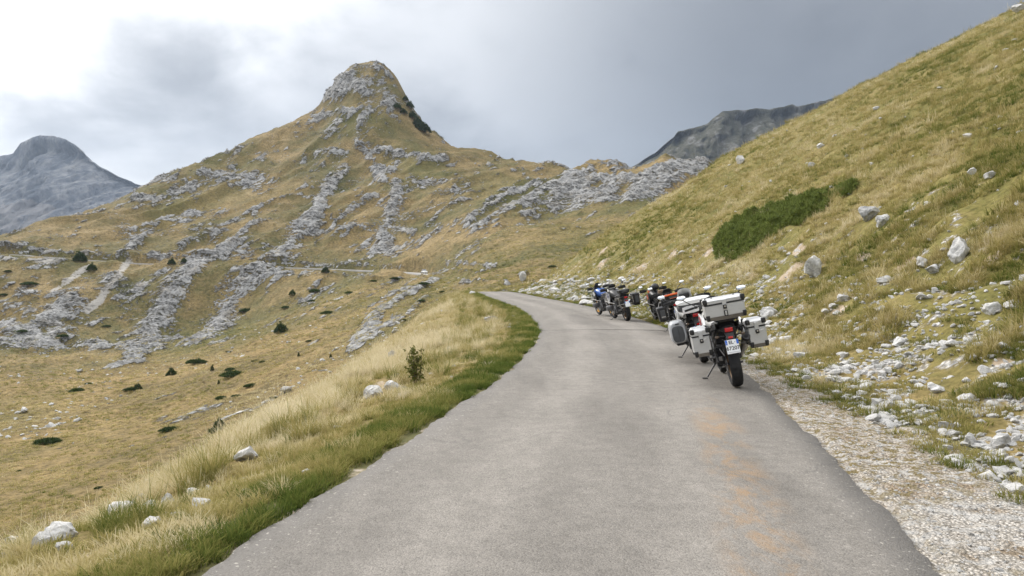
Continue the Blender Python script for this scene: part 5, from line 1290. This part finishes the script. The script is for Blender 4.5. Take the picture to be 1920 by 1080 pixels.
def motorcycle(name, label, loc, heading, lean, cfg):
    """adventure touring motorcycle: forward +Y, right +X"""
    g = cfg.get
    root = empty(name, loc, (0, -R(lean), R(heading))); tag(root, label, 'motorcycle', 'motorcycles parked along the roadside')
    ry, fy, Rr, Rf = -.78, .80, .335, .350
    wheel(root, 'rear_wheel', ry, Rr, .078, g('rim', 'black'), g('spokes', 'wire'), 30)
    wheel(root, 'front_wheel', fy, Rf, .056, g('rim', 'black'), g('spokes', 'wire'), 32)
    # swingarm, chain, hugger
    m = MB()
    for s in (-1, 1): m.box((s * .118, -.46, .385), (.035, .72, .065), .008, rot=(R(-7), 0, 0))
    m.tube([(-.14, ry, Rr), (.14, ry, Rr)], .016, 10); m.build('swingarm', K[g('swing', 'darkmetal')], root)
    m = MB(); m.lathe([(-.004, .07), (-.004, .105), (.004, .105), (.004, .07)], (-.088, ry, Rr), 30); m.box((-.088, -.45, .475), (.014, .66, .018), .003, rot=(R(4), 0, 0)); m.box((-.088, -.45, .275), (.014, .66, .018), .003, rot=(R(-10), 0, 0)); m.build('chain', K['metal'], root)
    arc = [(ry + math.cos(a) * (Rr + .03), Rr + math.sin(a) * (Rr + .03)) for a in np.linspace(R(30), R(125), 9)]
    arc2 = [(ry + math.cos(a) * (Rr + .018), Rr + math.sin(a) * (Rr + .018)) for a in np.linspace(R(125), R(30), 9)]
    MB().prism(arc + arc2, -.075, .075, 0, 0).build('rear_hugger', K['black'], root)
    # engine, frame, skid plate
    m = MB().box((0, .06, .40), (.34, .46, .30), .04, seg=2).box((0, .16, .60), (.24, .28, .22), .03, rot=(R(-18), 0, 0))
    if g('boxer'):
        for s in (-1, 1): m.box((s * .29, .20, .47), (.24, .20, .17), .03, seg=2)
    for s in (-1, 1): m.disc((s * .18, .0, .38), .10, .05, 24)
    m.build('engine', K[g('engine', 'darkmetal')], root)
    MB().prism([(.42, .34), (.46, .52), (.43, .54), (.36, .24), (-.10, .20), (-.10, .23), (.33, .27)], -.15, .15, 0, .004).build('skid_plate', K[g('skid', 'metal')], root)
    m = MB()
    for s in (-1, 1):
        m.tube([(s * .05, .52, 1.0), (s * .13, .35, .82), (s * .17, .0, .72), (s * .16, -.22, .50), (s * .14, -.24, .32)], .019, 8)
        m.tube([(s * .15, -.1, .74), (s * .13, -.55, .82), (s * .10, -.98, .86)], .015, 8); m.tube([(s * .16, -.22, .52), (s * .14, -.55, .72), (s * .11, -.80, .84)], .013, 8)
    m.build('frame', K[g('framec', 'black')], root)
    MB().box((0, .47, .72), (.30, .05, .30), .01, rot=(R(-12), 0, 0)).build('radiator', K['darkmetal'], root)
    # crash bars
    if g('bars'):
        m = MB()
        for s in (-1, 1):
            m.tube([(s * .14, .42, .92), (s * .30, .46, .90), (s * .37, .40, .74), (s * .33, .28, .50), (s * .20, .10, .30)], .013, 8); m.tube([(s * .37, .40, .74), (s * .26, .05, .66), (s * .17, -.12, .62)], .013, 8); m.tube([(s * .20, .46, .55), (s * .33, .28, .50)], .012, 8)
        m.build('crash_bars', K[g('bars')], root)
    # tank, side panels, seat, tail
    tk = MB().loft([sect(.54, .10, .88, 1.02), sect(.46, .20, .80, 1.09), sect(.30, .225, .77, 1.12), sect(.10, .205, .78, 1.09), sect(-.08, .15, .80, .99), sect(-.16, .11, .82, .93)]).build('fuel_tank', K[g('tank', 'black')], root)
    MB().disc((0, 0, 0), .045, .02, 20).build('filler_cap', K['darkmetal'], tk).matrix_local = Matrix.Translation((0, .16, 1.112)) @ Matrix.Rotation(R(90), 4, 'Y')
    for s in (-1, 1):
        f = MB().prism([(.62, .92), (.50, 1.04), (.18, .98), (.12, .80), (.30, .62), (.44, .60)], s * .20, s * .245, .12, .006); f.build('side_fairing', K[g('fair', 'black')], root)
        f = MB().prism([(.50, .98), (.30, 1.0), (.20, .88), (.40, .80)], s * .243, s * .252, .1, .002); f.build('fairing_stripe', K[g('stripe', 'grey')], root)
        MB().prism([(-.12, .80), (-.55, .88), (-.98, .95), (-.98, .88), (-.58, .76), (-.2, .66)], s * .13, s * .165, .06, .005).build('tail_panel', K[g('tailc', 'black')], root)
        if g('tailstripe'): MB().prism([(-.40, .86), (-.90, .93), (-.90, .90), (-.42, .82)], s * .163, s * .170, .0, .002).build('tail_stripe', K[g('tailstripe')], root)
    MB().loft([sect(-.06, .10, .84, .93), sect(-.16, .15, .83, .90), sect(-.36, .175, .83, .90), sect(-.44, .17, .84, .95), sect(-.72, .15, .86, .975), sect(-.86, .12, .88, .965)]).build('seat', K['leather'], root)
    MB().loft([sect(-.80, .12, .80, .92), sect(-.98, .10, .82, .93), sect(-1.06, .085, .80, .90)]).build('tail', K['black'], root)
    # rear light, mudguard, plate, signals
    tl = MB().box((0, -1.075, g('tailz', .85)), (.115, .03, .062), .012, seg=2).build('tail_light', K['red'], root)
    MB().box((0, -1.068, g('tailz', .85)), (.135, .03, .080), .012).build('light_surround', K['black'], tl)
    MB().prism([(-1.00, .86), (-1.06, .84), (-1.165, .56), (-1.165, .50), (-1.15, .50), (-1.02, .76), (-.9, .80)], -.055, .055, 0, .004).build('mudguard', K['black'], root)
    py, pz = -1.165, .615; tilt = R(-16)
    pl = MB().box((0, 0, 0), (.178, .006, .195), .004).build('number_plate', K['plate'], root); pl.location = (0, py, pz); pl.rotation_euler = (tilt, 0, 0)
    MB().box((0, .010, 0), (.19, .012, .205), .004).build('plate_holder', K['black'], pl)
    for s in (-1, 1): MB().box((s * .0745, -.0045, .062), (.026, .004, .066), .001).build('blue_band', K['plateblue'], pl)
    if g('plate'):
        up = Matrix.Rotation(R(90), 4, 'X')
        text_mesh(g('plate')[0], .066, 'plate_letters', K['ink'], pl, (-.012, -.0052, .058), (R(90), 0, 0), bold=.0012)
        text_mesh(g('plate')[1], .072, 'plate_digits', K['ink'], pl, (0, -.0052, -.025), (R(90), 0, 0), bold=.0012)
        text_mesh('I', .030, 'country_letter', K['plate'], pl, (-.0745, -.0076, .045), (R(90), 0, 0))
        MB().box((0, -.0045, -.078), (.165, .003, .0025), .0005).build('plate_rule', K['ink'], pl)
        MB().box((.040, -.0045, .060), (.014, .003, .006), .0008).build('plate_dash', K['ink'], pl)
    MB().box((0, py + .038, pz + .125), (.065, .02, .030), .006).build('reflector', K['red'], root)
    for s in (-1, 1):
        m = MB().tube([(s * .05, -1.05, .76), (s * .15, -1.07, .765)], .009, 6).build('signal_stalk', K['black'], root)
        MB().ell((s * .175, -1.075, .765), (.034, .028, .022), 12).build('turn_signal', K['amber'], m)
    # exhaust on the right
    ex = MB().tube([(.16, -.05, .36), (.19, -.35, .38), (.20, -.55, .48)], .027, 10).tube([(.20, -.54, .47), (.215, -.64, .53), (.225, -.98, .70)], [.035, .056, .060], 16).build('exhaust', K[g('exh', 'steel')], root)
    MB().tube([(.225, -.96, .69), (.226, -1.005, .714)], [.063, .056], 16).build('end_cap', K['black'], ex); MB().tube([(.2255, -.99, .705), (.2262, -1.012, .717)], .026, 12).build('outlet', K['rubber'], ex)
    MB().prism([(-.60, .58), (-.92, .75), (-.93, .70), (-.62, .53)], .27, .285, 0, .003).build('heat_shield', K['black'], ex)
    # fork, fender, beak, headlamp, screen
    for s in (-1, 1):
        f = MB().tube([(s * .105, fy, Rf), (s * .105, fy - .11, Rf + .34)], .031, 12).build('fork_leg', K['black'], root); MB().tube([(s * .105, fy - .11, Rf + .33), (s * .105, fy - .285, Rf + .78)], .024, 12).build('fork_tube', K[g('fork', 'gold')], f)
        MB().box((s * .105, fy - .04, Rf - .02), (.05, .075, .12), .014).build('brake_caliper', K['darkmetal'], f)
    m = MB().box((0, fy - .285, Rf + .77), (.27, .07, .035), .01).box((0, fy - .22, Rf + .58), (.26, .07, .035), .01).build('fork_clamp', K['darkmetal'], root)
    arc = [(fy + math.cos(a) * (Rf + .055), Rf + math.sin(a) * (Rf + .055)) for a in np.linspace(R(25), R(140), 10)]; arc2 = [(fy + math.cos(a) * (Rf + .042), Rf + math.sin(a) * (Rf + .042)) for a in np.linspace(R(140), R(25), 10)]
    MB().prism(arc + arc2, -.065, .065, 0, 0).build('front_fender', K[g('fender', 'black')], root)
    MB().prism([(1.02, .86), (.80, .98), (.55, 1.02), (.55, .94), (.80, .90)], -.09, .09, 0, .01).build('beak', K[g('beak', 'black')], root)
    hl = MB().loft([sect(.50, .14, .90, 1.20), sect(.64, .15, .92, 1.20), sect(.70, .12, .95, 1.15)]).build('front_cowl', K[g('cowl', 'black')], root)
    for s in (-1, 1): MB().ell((s * .062, .695, 1.06), (.05, .03, .042), 14).build('headlamp', K['lens'], hl)
    ht = g('screen_h', .30); rows = []
    for k in range(5):
        t = k / 4; rows.append([(math.sin(a) * (.165 - .03 * t), .66 - .10 * (1 - math.cos(a)) * 2.0 - .16 * t, 1.16 + ht * t - .05 * (a / 1.2) ** 2 * t) for a in np.linspace(-1.15, 1.15, 9)])
    m = MB(); V = [[m.bm.verts.new(p) for p in rw] for rw in rows]; V2 = [[m.bm.verts.new((p[0] * .98, p[1] - .006, p[2])) for p in rw] for rw in rows]
    for A in (V, V2):
        for i in range(4):
            for k in range(8): m.bm.faces.new((A[i][k], A[i][k + 1], A[i + 1][k + 1], A[i + 1][k]))
    for k in range(8): m.bm.faces.new((V[4][k], V[4][k + 1], V2[4][k + 1], V2[4][k]))
    for i in range(4):
        for k in (0, 8): m.bm.faces.new((V[i][k], V[i + 1][k], V2[i + 1][k], V2[i][k]))
    m.build('windscreen', K[g('screen', 'screen')], root, 60)
    # handlebar with its fittings
    st = g('steer', 0)
    hb = MB().tube([(-.44, .33, 1.125), (-.30, .36, 1.145), (-.16, .44, 1.16), (-.08, .49, 1.12), (.08, .49, 1.12), (.16, .44, 1.16), (.30, .36, 1.145), (.44, .33, 1.125)], .0125, 8).build('handlebar', K['black'], root)
    MB().box((0, .50, 1.20), (.20, .03, .12), .012, rot=(R(20), 0, 0)).build('dashboard', K['black'], hb)
    for s in (-1, 1):
        MB().tube([(s * .31, .358, 1.143), (s * .45, .328, 1.123)], .019, 10).build('grip', K['rubber'], hb)
        MB().tube([(s * .27, .42, 1.13), (s * .36, .43, 1.12), (s * .45, .40, 1.115)], .007, 6).build('lever', K['metal'], hb)
        MB().box((s * .27, .37, 1.15), (.06, .05, .045), .012).build('switch_box', K['black'], hb)
        hg = [[(s * xx, yy, 1.125 + dz * w_) for xx, yy, w_ in ((.22, .46, .7), (.30, .485, 1), (.40, .47, 1), (.475, .41, .85), (.485, .35, .45))] for dz in (-.055, .06)]
        m = MB(); a_ = [m.bm.verts.new(p) for p in hg[0]]; b_ = [m.bm.verts.new(p) for p in hg[1]]; a2 = [m.bm.verts.new((p[0], p[1] + .014, p[2])) for p in hg[0]]; b2 = [m.bm.verts.new((p[0], p[1] + .014, p[2])) for p in hg[1]]
        for k in range(4):
            m.bm.faces.new((a_[k], a_[k + 1], b_[k + 1], b_[k])); m.bm.faces.new((a2[k], b2[k], b2[k + 1], a2[k + 1])); m.bm.faces.new((a_[k], a2[k], a2[k + 1], a_[k + 1])); m.bm.faces.new((b_[k], b_[k + 1], b2[k + 1], b2[k]))
        for q in (0, 4): m.bm.faces.new((a_[q], b_[q], b2[q], a2[q]))
        m.build('hand_guard', K[g('guard', 'black')], hb, 60)
        mx, mz = g('mirror', (.45, 1.345))
        mi = MB().tube([(s * .26, .38, 1.16), (s * (mx - .10), .40, mz - .10), (s * mx, .385, mz - .02)], .0075, 7).ell((s * mx, .375, mz), (.078, .026, .046), 16).build('mirror', K['black'], root)
        MB().ell((s * mx, .357, mz), (.072, .012, .041), 16, rot=(R(-14), 0, 0)).build('mirror_glass', K['chrome'], mi)
        # pegs
        MB().tube([(s * .14, -.12, .38), (s * .27, -.13, .375)], .014, 8).build('foot_peg', K['metal'], root); MB().tube([(s * .13, -.45, .50), (s * .25, -.47, .50)], .012, 8).build('passenger_peg', K['black'], root)
    # side stand reaching the ground on the leaning side
    tl_ = math.tan(R(lean)); sx_ = -.36; 
    sst = MB().tube([(-.15, .02, .30), (sx_ + .03, -.02, -sx_ * tl_ - .000 + .02), ], [.014, .012], 8).build('side_stand', K['black'], root)
    MB().box((sx_ - .01, -.02, -(sx_ - .01) * tl_ * 1.0 + .008), (.085, .06, .012), .004, rot=(0, R(lean), 0)).build('stand_foot', K['black'], sst)
    # luggage
    rk = MB()
    for s in (-1, 1): rk.tube([(s * .12, -.50, .96), (s * .12, -1.02, .975), (s * .09, -1.10, .975)], .009, 7)
    rk.tube([(-.09, -1.10, .975), (.09, -1.10, .975)], .009, 7).tube([(-.12, -.8, .973), (.12, -.8, .973)], .009, 7).build('luggage_rack', K['black'], root)
    sr = MB()
    for s in (-1, 1):
        X = s * .225; sr.tube([(X, -.55, .82), (X, -.98, .86), (X, -1.0, .60), (X, -.56, .56)], .009, 7, closed=True); sr.tube([(s * .12, -.56, .80), (X, -.55, .82)], .009, 6); sr.tube([(s * .10, -.96, .86), (X, -.98, .86)], .009, 6)
    sr.tube([(-.225, -1.0, .62), (-.10, -1.04, .63), (.10, -1.04, .63), (.225, -1.0, .62)], .007, 6)
    sr.build('pannier_rack', K[g('rackc', 'black')], root)
    L = g('luggage')
    if L == 'alu':
        for s in (-1, 1): alu_case(root, 'pannier', (s * .385, -.78, .52), (.245, .44, .405))
        alu_case(root, 'top_case', (0, -.97, 1.0), (.54, .40, .315), handles=True)
        MB().box((0, -.97, .987), (.32, .30, .02), .006).build('mounting_plate', K['black'], root)
    elif L == 'shell':
        for s in (-1, 1): shell_case(root, 'pannier', (s * .36, -.80, .44), (.30, .46, .42), s, 'silver', 'grey', s)
        o = MB().loft([sect(-1.18 + d, .30 * k, 1.09 - .115 * k2, 1.09 + .06 * k2, 22, 3.4) for d, k, k2 in ((0, .88, .82), (.03, .96, .96), (.10, 1, 1), (.36, .96, 1), (.42, .86, .9))]).build('top_case', K['grey'], root)
        MB().loft([sect(-1.195 + d, .31 * k, 1.125 - .01, 1.135 + .085 * k2, 22, 3.2) for d, k, k2 in ((0, .90, .5), (.03, .97, .8), (.12, 1, 1), (.36, .96, .95), (.43, .86, .7))]).build('lid', K['white'], o)
        MB().box((0, -1.20, 1.06), (.10, .02, .05), .008).build('latch', K['black'], o)
    elif L == 'soft':
        for s in (-1, 1): soft_case(root, 'pannier', (s * .385, -.80, .46), (.26, .46, .40), 'black', 'steel')
        soft_case(root, 'tail_bag', (0, -.92, .985), (.52, .34, .15), 'black', 'orange')
        MB().box((0, -1.085, 1.135), (.54, .06, .045), .014, seg=2).build('orange_strap', K['orange'], root)
    elif L == 'right':
        soft_case(root, 'pannier', (.40, -.82, .50), (.24, .44, .42), 'black', 'grey')
        sr = MB().tube([(-.24, -1.03, .86), (-.26, -1.04, .62), (-.18, -1.05, .52), (.18, -1.05, .52), (.26, -1.04, .62), (.24, -1.03, .86)], .014, 8).build('rear_guard_tube', K['steel'], root)
        soft_case(root, 'tail_bag', (0, -.90, .985), (.40, .34, .14), 'black', 'grey')
    elif L == 'bag':
        MB().box((0, -.88, 1.05), (.26, .22, .20), .05, seg=3).build('tail_bag', K['brown'], root)
    if g('subtubes'):
        m = MB()
        for s in (-1, 1): m.tube([(s * .24, -.20, .98), (s * .26, -.42, .92), (s * .25, -.60, .80), (s * .27, -.74, .70)], .018, 8)
        m.build('grab_rail', K[g('subtubes')], root)
        for s in (-1, 1): MB().prism([(-.30, .90), (-.62, .86), (-.66, .76), (-.40, .74)], s * .20, s * .25, .1, .006).build('side_cover', K['black'], root)
    return root

def road_pt(u, v): d = FPX * EYE / (v - V0); return ((u - U0) / FPX * d, d)
def park(name, label, u, v, heading, lean, cfg):
    x, y = road_pt(u, v); h = R(heading); hx, hy = -math.sin(h), math.cos(h)        # rear tyre stands at (x, y)
    x += .78 * hx; y += .78 * hy
    z = max(float(ground_h(np.array([x]), np.array([y]))[0]) , 0.0) if abs(float(road_coords(np.array([x]), np.array([y]))[0][0])) > HW else .016
    return motorcycle(name, label, (x, y, z + .004), heading, lean, cfg)
park('motorcycle', 'black motorcycle nearest the camera with aluminium top box and panniers', 1383, 727, -9, 11, dict(luggage='alu', plate=('EL', '67207'), rim='brownrim', tank='white', fair='white', stripe='redpaint', guard='white', subtubes='white', tailc='black', bars='black', cowl='white', screen_h=.12, tailz=.845, mirror=(.47, 1.33)))
park('motorcycle', 'white touring motorcycle with silver panniers and white-lidded top case, second in line', 1322, 681, -8, 12.5, dict(luggage='shell', rim='black', spokes='cast', tank='white', fair='white', stripe='silver', tailc='black', cowl='white', screen='white', screen_h=.20, mirror=(.46, 1.27), guard='black', plate=('', ''), tailz=.90))
park('motorcycle', 'dark motorcycle with black panniers and orange strap across its tail bag', 1279, 627, -6, 14, dict(luggage='soft', rim='black', tank='black', fair='black', stripe='grey', tailc='black', cowl='black', bars='steel', mirror=(.46, 1.36), screen_h=.10))
park('motorcycle', 'orange and black motorcycle with brown tail bag, third from the far end', 1251, 606.5, 2, 11, dict(luggage='bag', rim='black', spokes='cast', tank='black', fair='grey', stripe='orange', beak='orange', fender='black', cowl='orange', bars='steel', engine='darkmetal', screen_h=.12, mirror=(.42, 1.28), fork='steel'))
park('motorcycle', 'blue and black motorcycle with one black pannier and tubular rear guard', 1177, 602.5, 8, 11, dict(luggage='right', rim='brownrim', tank='black', fair='silver', stripe='navy', tailc='black', cowl='white', bars='steel', boxer=True, engine='metal', mirror=(.45, 1.36), screen_h=.14, plate=('', ''), rackc='steel', fork='gold'))
park('motorcycle', 'blue and white motorcycle with golden wheels, farthest in line', 1151, 594.5, 13, 11, dict(luggage='right', rim='gold', tank='blue', fair='black', stripe='white', tailc='black', cowl='black', bars='steel', boxer=True, engine='metal', mirror=(.45, 1.34), screen_h=.16, fork='gold', beak='blue'))

def helmet(loc, rot, shell, label):
    o = empty('helmet', loc, rot); tag(o, label, 'helmet')
    m = MB().ell((0, 0, .13), (.125, .150, .130), 20)
    for v in m.bm.verts:
        if v.co.z < .05: v.co.z = .05 + (v.co.z - .05) * .35
        if v.co.y > .10: v.co.z -= .015
    m.build('shell', K[shell], o, 60)
    m = MB(); rows = [[(math.sin(a) * .128 * k, math.cos(a) * .153 * k, z) for a in np.linspace(-1.05, 1.05, 9)] for z, k in ((.10, .985), (.135, 1.02), (.17, .97))]
    V = [[m.bm.verts.new(p) for p in r_] for r_ in rows]
    for i in range(2):
        for k in range(8): m.bm.faces.new((V[i][k], V[i][k + 1], V[i + 1][k + 1], V[i + 1][k]))
    m.build('visor', K['screen'], o, 60)
    MB().box((0, .135, .045), (.13, .06, .055), .02, seg=2).build('chin_bar', K[shell], o)
    return o
_bk = [o for o in bpy.data.objects if o.name.startswith('motorcycle') and o.parent is None]
def on_bike(o, p): bpy.context.view_layer.update(); return o.matrix_world @ Vector(p)
helmet(on_bike(_bk[3], (0, .14, 1.095)), (0, 0, R(60)), 'black', 'black helmet resting on the tank of the orange and black motorcycle')

# a small car far off on the mountain road
def small_car(p, heading):
    o = empty('car', p, (0, 0, heading)); tag(o, 'tiny white car far away on the mountain road', 'car')
    MB().loft([sect(-2.0, .75, .35, .95, 16, 4), sect(-1.8, .86, .25, 1.0, 16, 4), sect(1.6, .86, .25, .95, 16, 4), sect(2.0, .72, .35, .75, 16, 4)]).build('body', K['white'], o)
    MB().loft([sect(-1.75, .68, .95, 1.02, 16, 4), sect(-1.35, .70, .95, 1.48, 16, 4), sect(.1, .70, .95, 1.50, 16, 4), sect(.95, .66, .93, .98, 16, 4)]).build('cabin', K['screen'], o)
    MB().box((0, -.6, 1.50), (1.25, 1.5, .05), .02).build('roof', K['white'], o)
    for s in (-1, 1):
        for y_ in (-1.25, 1.25): MB().lathe([(-.1, .05), (-.1, .31), (.1, .31), (.1, .05)], (s * .78, y_, .31), 20).build('wheel', K['rubber'], o)
_a = ROAD2[np.argmin(np.abs(U0 + FPX * ROAD2[:, 0] / ROAD2[:, 1] - 797))]; _i = int(np.argmin(np.abs(ROAD2[:, 0] - _a[0]))); _t = ROAD2[_i + 1] - ROAD2[_i]
small_car((_a[0], _a[1], _a[2] + .37), math.atan2(-_t[0], _t[1]))
